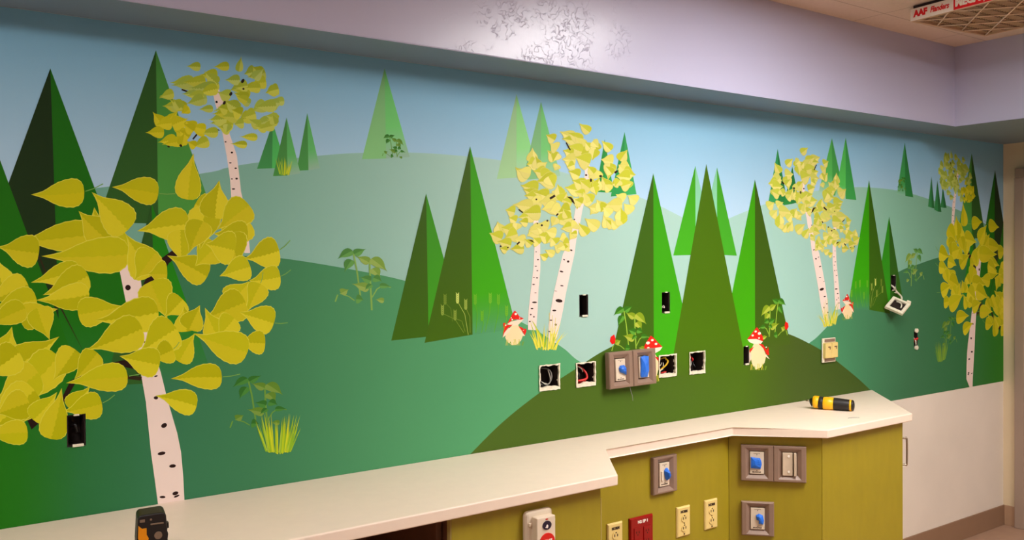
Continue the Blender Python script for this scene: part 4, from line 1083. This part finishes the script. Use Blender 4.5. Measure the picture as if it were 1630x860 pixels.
text('lettering', 'ASSIST', 0.012, M['white'], b2, (0.008, -0.0441, -0.0195), bold=0.0003)
bm = bmesh.new(); add_box(bm, (0.008, -0.0415, 0.053), (0.008, 0.001, 0.003)); link_mesh('indicator', bm, M['red_btn'], t)
for x0, z0 in ((-0.037, 0.040), (0.047, 0.042)): box('retaining_clip', (x0, -0.020, z0), (0.008, 0.012, 0.010), M['device'], t, 0.002)

# ------------------------------------------------------------------ open boxes in the mural wall
def ragged(bm, w, h, ow, oh, y, t, seed, rough=0.003, bot=0.0):
    rnd = random.Random(seed)
    def rect(a, b, n, jit):
        pts = []
        for (x0, z0), (x1, z1) in (((-a, -b), (a, -b)), ((a, -b), (a, b)), ((a, b), (-a, b)), ((-a, b), (-a, -b))):
            for k_ in range(n):
                f = k_ / n; pts.append((x0 + (x1 - x0) * f + rnd.uniform(-jit, jit), z0 + (z1 - z0) * f + rnd.uniform(-jit, jit)))
        return pts
    o = rect(ow / 2, oh / 2, 9, rough * 0.5); i = rect(w / 2, h / 2, 9, rough)
    if bot:
        i = [(x, z + (bot * rnd.uniform(.5, 1) if z < -h / 2 + rough * 2 else 0)) for x, z in i]
    O = [bm.verts.new((x, y, z)) for x, z in o]; O2 = [bm.verts.new((x, y + t, z)) for x, z in o]
    I = [bm.verts.new((x, y + rnd.uniform(-.001, .0005), z)) for x, z in i]; I2 = [bm.verts.new((x, y + 0.012, z)) for x, z in i]
    n = len(O)
    for k_ in range(n):
        j = (k_ + 1) % n
        bm.faces.new((O[k_], O[j], I[j], I[k_])); bm.faces.new((O2[k_], O[k_], O[j], O2[j])[::-1]); bm.faces.new((I[k_], I[j], I2[j], I2[k_]))
    bmesh.ops.recalc_face_normals(bm, faces=bm.faces)

def wall_box(key, label, wires, seed, rim=0.0035, depth=0.055, bot=0.010, group='open wiring boxes in the mural wall'):
    x, z, w, h = HOLES[key]
    t = tag(empty('wiring_box', (x, YB, z)), label, 'wiring box', group)
    bm = bmesh.new()
    W, H, th = w / 2 - 0.0008, h / 2 - 0.0008, 0.0025
    add_box(bm, (0, depth, 0), (2 * W, th, 2 * H))
    for s in (-1, 1):
        add_box(bm, (s * (W - th / 2), depth / 2 + 0.001, 0), (th, depth - 0.002, 2 * H)); add_box(bm, (0, depth / 2 + 0.001, s * (H - th / 2)), (2 * W - 2 * th, depth - 0.002, th))
    link_mesh('box_shell', bm, M['box_in'], t)
    if rim > 0:
        bm = bmesh.new(); ragged(bm, w - 0.003, h - 0.003, w + 2 * rim, h + 2 * rim, -0.0052, 0.0025, seed, 0.0024, bot)
        link_mesh('plaster_rim', bm, M['plaster'], t)
    else:
        box('mounting_ear', (0.003, -0.003, -h / 2 + 0.003), (w * 0.6, 0.005, 0.007), M['plaster'], t, 0.001)
        box('mounting_ear', (0, -0.003, h / 2 - 0.001), (w * 0.3, 0.005, 0.004), M['plaster'], t, 0.001)
    rnd = random.Random(seed)
    for m_, pts, r in wires:
        bm = bmesh.new(); tube(bm, smooth_path([(a * w / 2, b, c * h / 2) for a, b, c in pts]), r, 7)
        link_mesh('wire', bm, M[m_], t)
    return t
wall_box('sq_a', 'square open wiring box with grey wire loops, leftmost square box under the birches', [
    ('wire_grey', [(-.3, .05, .7), (.3, .02, .6), (.5, .012, 0), (.1, .01, -.6), (-.5, .02, -.5), (-.8, .03, .2)], .0022),
    ('wire_white', [(-.8, .03, -.1), (-.3, .015, -.5), (.2, .012, -.6), (.5, .02, -.2), (.45, .03, .5)], .0018),
    ('wire_black', [(-.6, .05, .3), (-.7, .02, -.2), (-.2, .015, -.7), (.4, .04, -.6)], .0026), ('wire_grey', [(-.8, .04, -.4), (-.2, .02, -.75), (.1, .03, -.8)], .002)], 11)
wall_box('sq_b', 'square open wiring box with red wires, just left of the double taupe bezel', [
    ('wire_red', [(-.8, .02, -.6), (-.2, .01, -.55), (.35, .01, -.4), (.4, .02, .1), (0, .04, .7)], .0042),
    ('wire_red', [(-.7, .03, -.8), (0, .012, -.75), (.4, .02, -.5)], .003), ('wire_white', [(-.7, .03, .8), (-.1, .02, .5), (.3, .03, .1)], .0018),
    ('wire_black', [(-.6, .04, .4), (-.3, .02, 0), (-.5, .02, -.4)], .003)], 12)
wall_box('sq_c', 'square open wiring box with yellow and white wires, right of the double taupe bezel', [
    ('wire_yellow', [(.5, .04, .7), (.35, .012, .4), (.05, .010, 0), (-.5, .02, -.5)], .0034), ('wire_white', [(.2, .03, .2), (-.2, .014, -.3), (-.8, .02, -.6)], .0022),
    ('wire_white', [(-.9, .02, .1), (-.4, .02, 0), (0, .03, .2)], .0018), ('wire_red', [(-.3, .02, -.75), (.1, .012, -.65), (.3, .03, -.7)], .003),
    ('wire_yellow', [(-.2, .03, .6), (.1, .015, .75), (.3, .02, .5)], .0028)], 13)
wall_box('sq_d', 'square open wiring box at the foot of the big middle pine, rightmost square one', [
    ('wire_red', [(.1, .045, .6), (.0, .022, .3), (.1, .03, .1)], .0045), ('wire_grey', [(0, .03, .2), (-.3, .02, -.3), (-.6, .03, -.6)], .002), ('wire_black', [(.3, .04, .2), (.2, .02, -.4), (.6, .03, -.5)], .0028)], 14)
wall_box('gang_a', 'narrow empty wiring box right of the stout birch trunk', [], 15, rim=0, depth=.06)
wall_box('gang_b', 'narrow wiring box on the bright green pine face above the mushroom', [('wire_white', [(-.4, .02, -.3), (.0, .008, -.5), (.3, .02, -.3), (-.3, .02, -.7)], .0018)], 16, rim=0)
wall_box('mud_left', 'narrow open wiring box under the big yellow leaves at the left edge', [('wire_black', [(-.4, .03, .2), (0, .015, .3), (.3, .02, -.2)], .004)], 17, rim=0)
wall_box('gang_c', 'narrow wiring box half behind the red and white mushroom beside the big pine', [], 18, rim=0)
td = wall_box('gang_d', 'narrow wiring slot with a white cable coming out, on the rightmost front pine', [('wire_white', [(0, .03, -.1), (.2, .004, -.5), (.5, -.010, -1.1), (1.5, -.020, -1.7), (1.5, -.024, -2.1), (1.1, -.020, -2.5)], .0045), ('wire_white', [(.3, -.008, -1.0), (-.3, -.016, -.8), (-.9, -.02, -.5)], .003), ('wire_white', [(.4, -.012, -1.25), (-.3, -.018, -1.25), (-.9, -.02, -1.2)], .003)], 19, rim=0)
te = wall_box('gang_e', 'small phone wiring box with a red lead, right of and below the dangling ring', [('wire_red', [(-.4, .01, -.1), (.1, -.004, 0), (.5, -.004, .05), (.2, .01, -.35)], .005), ('wire_white', [(0, .02, .3), (-.1, .0, -.2), (.1, .0, -.6)], .0035)], 20, rim=0)
for zz in (0.042, -0.044):
    bm = bmesh.new(); disc(bm, (0, zz), 0.013, 0.011, -0.0085, -0.001); link_mesh('mounting_lug', bm, M['plaster'], te)

# mud ring dangling on its cable: upper left edge against the wall, the rest tipped out into the room
mx_, mz_ = wallxz(1411.5, 480.5)
ux = Vector((0.077, 0.0, 0.050)).normalized(); vz = -Vector((0.012, -0.070, -0.036)); vz = (vz - ux * vz.dot(ux)).normalized(); uy = vz.cross(ux)
MR = 0.044
t = tag(empty('mud_ring'), 'tilted white square mud ring dangling by its cable on the rightmost front pine', 'mud ring')
mm_ = Matrix.Identity(4)
for i in range(3): mm_[i][0] = ux[i]; mm_[i][1] = uy[i]; mm_[i][2] = vz[i]; mm_[i][3] = (Vector((mx_, YB - 0.012, mz_)) - vz * MR)[i]
t.matrix_world = mm_
bm = bmesh.new()
def ringv(a, y): return [bm.verts.new((sx * a, y, sz * a)) for sx, sz in ((-1, -1), (1, -1), (1, 1), (-1, 1))]
R = [ringv(MR, .008), ringv(MR, -.004), ringv(MR - .002, -.006), ringv(MR - .014, -.006), ringv(MR - .015, .000), ringv(MR - .015, .008)]
for a, b in zip(R, R[1:] + R[:1]):
    for i in range(4): bm.faces.new((a[i], a[(i + 1) % 4], b[(i + 1) % 4], b[i]))
bmesh.ops.recalc_face_normals(bm, faces=bm.faces)
link_mesh('ring_frame', bm, M['plaster'], t)
box('dark_backing', (0, 0.004, 0), (2 * MR - 0.026, 0.004, 2 * MR - 0.026), M['box_in'], t)
bm = bmesh.new(); tube(bm, smooth_path([(0.02, -0.002, 0.016), (0.016, -0.007, -0.004), (0.004, -0.008, -0.016), (-0.012, -0.004, -0.020)]), 0.003); link_mesh('wire', bm, M['wire_white'], t)
bm = bmesh.new(); add_box(bm, (MR + 0.002, -0.004, -MR + 0.012), (0.012, 0.014, 0.020), 0.003); link_mesh('clip', bm, M['plaster'], t)

# bare receptacle strap without its cover
t = tag(empty('bare_receptacle', (3.599, YB - 0.0065, 1.0955)), 'bare almond receptacle without cover plate on the hill right of the birch grass', 'outlet')
bm = bmesh.new(); add_box(bm, (0, -0.002, 0), (0.098, 0.006, 0.110), 0.001); link_mesh('mounting_strap', bm, M['plaster'], t)
for zz in (0.044, -0.044): box('strap_tab', (0.004, -0.0055, zz), (0.078, 0.002, 0.014), M['taupe'], t)
for x0 in (-0.024, 0.024):
    bm = bmesh.new(); add_box(bm, (x0, -0.011, 0.0), (0.045, 0.018, 0.070), 0.003); f = link_mesh('socket', bm, M['outlet'], t)
    bm = bmesh.new(); add_box(bm, (x0 + 0.004, -0.0203, 0.016), (0.017, 0.001, 0.005)); add_box(bm, (x0 + 0.009, -0.0203, 0.010), (0.005, 0.001, 0.010)); link_mesh('socket_slots', bm, M['carcass'], f)

# ------------------------------------------------------------------ tools on the counter
# cordless screwdriver lying by the wall
zc = ZT + 0.024
tip = on_plane(1283, 641, (0, 0, zc), Vector((0, 0, 1))); end = on_plane(1360, 646, (0, 0, zc), Vector((0, 0, 1)))
dirv = (end - tip); ln = dirv.length; rz = math.atan2(dirv.y, dirv.x)
t = tag(empty('cordless_screwdriver', (tip.x, tip.y, ZT), rz), 'yellow and black cordless screwdriver lying on the right end of the counter', 'screwdriver')
def prof(name, m, pts, parent, lift=lambda u: 0.0):
    bm = bmesh.new()
    tube(bm, [(u * ln, 0, 0.0272 + dz) for u, r, dz in pts], [r * 1.12 for u, r, dz in pts], 18)
    return link_mesh(name, bm, m, parent)
prof('bit', M['steel'], [(0.0, .003, .006), (0.085, .003, .006)], t)
prof('chuck', M['black'], [(0.075, .006, .006), (0.09, .010, .006), (0.13, .016, .004), (0.16, .020, .002)], t)
nose = prof('nose_collar', M['yellow'], [(0.15, .019, .003), (0.17, .0225, .003), (0.22, .0235, .002), (0.27, .0225, .001)], t)
prof('grip_band', M['black'], [(0.26, .0215, .0), (0.28, .0235, .0), (0.33, .0235, -.0005), (0.37, .022, -.001)], t)
body = prof('body', M['yellow'], [(0.36, .0215, -.001), (0.38, .0232, -.001), (0.46, .0238, -.0005), (0.58, .0234, -.001)], t)
prof('handle', M['black'], [(0.575, .0230, -.001), (0.60, .0228, -.001), (0.75, .0222, -.002), (0.90, .0205, -.003), (0.93, .019, -.003)], t)
prof('end_band', M['yellow'], [(0.905, .0205, -.003), (0.915, .0212, -.003), (0.935, .0212, -.003), (0.945, .020, -.003)], t)
prof('end_cap', M['black'], [(0.94, .0195, -.003), (0.96, .0205, -.003), (0.985, .018, -.003), (1.0, .010, -.003)], t)
bm = bmesh.new(); add_box(bm, (0.435 * ln, -0.0228, 0.027), (0.018, 0.004, 0.017), 0.002); link_mesh('switch', bm, M['carcass'], t)

# wire offcut
q0 = on_plane(1350, 666, (0, 0, ZT + 0.0012), Vector((0, 0, 1))); q1 = on_plane(1368, 665, (0, 0, ZT + 0.0012), Vector((0, 0, 1)))
bm = bmesh.new(); dm = (q1 - q0)
tube(bm, smooth_path([(0, 0, 0), tuple(dm * 0.4 + Vector((0.002, 0.006, 0))), tuple(dm * 0.75 + Vector((0, 0.006, 0))), tuple(dm)]), 0.0011, 6)
o = link_mesh('wire_offcut', bm, M['wire_grey']); o.location = q0
tag(o, 'short bent grey wire offcut lying on the counter in front of the screwdriver', 'wire')

# cross-line laser level at the left
lp = on_plane(241, 893, (0, 0, ZT), Vector((0, 0, 1)))
t = tag(empty('laser_level', (lp.x, lp.y, ZT), math.radians(-10)), 'black and amber laser level standing on the counter below the big birch trunk', 'laser level')
bm = bmesh.new()
slab_poly(bm, [(-0.030, 0.0), (0.030, 0.0), (0.032, 0.04), (0.029, 0.062), (0.031, 0.072), (0.028, 0.105), (0.022, 0.110), (-0.024, 0.108), (-0.028, 0.102), (-0.031, 0.050)], -0.030, 0.030)
bmesh.ops.bevel(bm, geom=list(bm.edges), offset=0.003, segments=2, affect='EDGES', profile=0.5)
link_mesh('housing', bm, M['black'], t)
bm = bmesh.new(); slab_poly(bm, [(-0.027, 0.087), (-0.020, 0.080), (-0.011, 0.080), (-0.011, 0.066), (-0.007, 0.058), (-0.011, 0.046), (-0.018, 0.036), (-0.028, 0.060)], -0.0322, -0.028); link_mesh('side_grip', bm, M['orange'], t)
bm = bmesh.new(); disc(bm, (0.012, 0.062), 0.008, 0.008, -0.0326, -0.028); link_mesh('dial', bm, M['grey_dot'], t)
bm = bmesh.new(); add_box(bm, (0.010, -0.0305, 0.087), (0.026, 0.002, 0.003), 0.0005); add_box(bm, (-0.002, -0.0305, 0.097), (0.004, 0.002, 0.004), 0.0005); add_box(bm, (-0.019, -0.0305, 0.096), (0.010, 0.002, 0.006), 0.0005); link_mesh('trim_line', bm, M['grey_dot'], t)
bm = bmesh.new(); add_box(bm, (0.033, 0.0, 0.074), (0.005, 0.016, 0.012), 0.001); link_mesh('side_knob', bm, M['black'], t)

# ------------------------------------------------------------------ pleated air filter hanging in the ceiling opening
TH = math.radians(-5.5)
FT = ZC - 0.014; FB = FT - 0.050; FS = 0.50
t = tag(empty('air_filter', (3.462, 2.014, FB), TH), 'pleated air filter with red and white label hanging from the ceiling', 'air filter')
bm = bmesh.new()
for c, s in (((0.006, -FS / 2, 0.025), (0.012, FS, 0.050)), ((FS - 0.006, -FS / 2, 0.025), (0.012, FS, 0.050)), ((FS / 2, -0.006, 0.025), (FS - 0.024, 0.012, 0.050)), ((FS / 2, -FS + 0.006, 0.025), (FS - 0.024, 0.012, 0.050))):
    add_box(bm, c, s, 0.0008)
link_mesh('cardboard_frame', bm, M['media'], t)
# pleats run along local y
bm = bmesh.new(); n = 30; rows = []
for i in range(2 * n + 1):
    x = 0.013 + (FS - 0.026) * i / (2 * n); z = 0.008 if i % 2 == 0 else 0.034
    rows.append((bm.verts.new((x, -0.013, z)), bm.verts.new((x, -FS + 0.013, z))))
for a, b in zip(rows[:-1], rows[1:]): bm.faces.new((a[0], b[0], b[1], a[1]))
md = link_mesh('pleated_media', bm, M['media'], t)
for j in range(9):                                           # glue-bead rows across the pleats
    y = -0.04 - (FS - 0.08) * j / 8; bm = bmesh.new()
    for i in range(n):
        x = 0.013 + (FS - 0.026) * (2 * i + 1) / (2 * n); add_box(bm, (x, y, 0.016), (0.0065, 0.010, 0.016))
    link_mesh('glue_bead', bm, M['carcass'], md)
bm = bmesh.new()
def bar(x0, y0, x1, y1):
    tube(bm, [(x0, y0, 0.003), (x1, y1, 0.003)], 0.0028, 6)
ps = 0.165
for k_ in range(-4, 5):                                      # diamond support mesh
    for sg in (1, -1):
        pts = []
        for u in (0.004, FS - 0.004):
            pts.append((u, k_ * ps * 1.0 + sg * u))
        # clip to the frame
        a0, a1 = 0.004, FS - 0.004
        seg = []
        for i in range(61):
            x = a0 + (a1 - a0) * i / 60; y = -FS / 2 + k_ * ps + sg * (x - FS / 2) * 1.0
            if -FS + 0.004 <= y <= -0.004: seg.append((x, y))
        if len(seg) > 3: bar(seg[0][0], seg[0][1], seg[-1][0], seg[-1][1])
link_mesh('support_mesh', bm, M['mesh_wire'], t)
# label on the side facing the room
bm = bmesh.new(); add_box(bm, (-0.0008, -FS / 2, 0.025), (0.0012, FS - 0.002, 0.048)); lb = link_mesh('side_label', bm, M['card'], t); lb['label'] = 'white and red printed label'
bm = bmesh.new(); add_box(bm, (-0.0016, -(0.186 + FS) / 2, 0.025), (0.0008, FS - 0.186 - 0.004, 0.046)); link_mesh('red_panel', bm, M['label_red'], lb)
RT = (math.pi / 2, 0, -math.pi / 2)
text('lettering', 'AAF', 0.034, M['label_red'], lb, (-0.0022, -0.046, 0.026), RT, bold=0.0022, sx=0.95)
text('lettering', 'Flanders', 0.031, M['label_red'], lb, (-0.0022, -0.128, 0.026), RT, shear=0.3, sx=0.76, bold=0.0009)
text('lettering', 'MEGA', 0.038, M['white'], lb, (-0.0026, -0.245, 0.026), RT, bold=0.0022, sx=0.98)
text('lettering', 'pleat', 0.038, M['white'], lb, (-0.0026, -0.345, 0.026), RT, shear=0.2, sx=0.98)
t2 = box('gap_block', (FS / 2 + 0.004, -FS / 2, 0.050 + 0.0068), (FS - 0.012, FS - 0.012, 0.0132), M['filter_gap'], t)  # dark block filling the gap between filter and ceiling
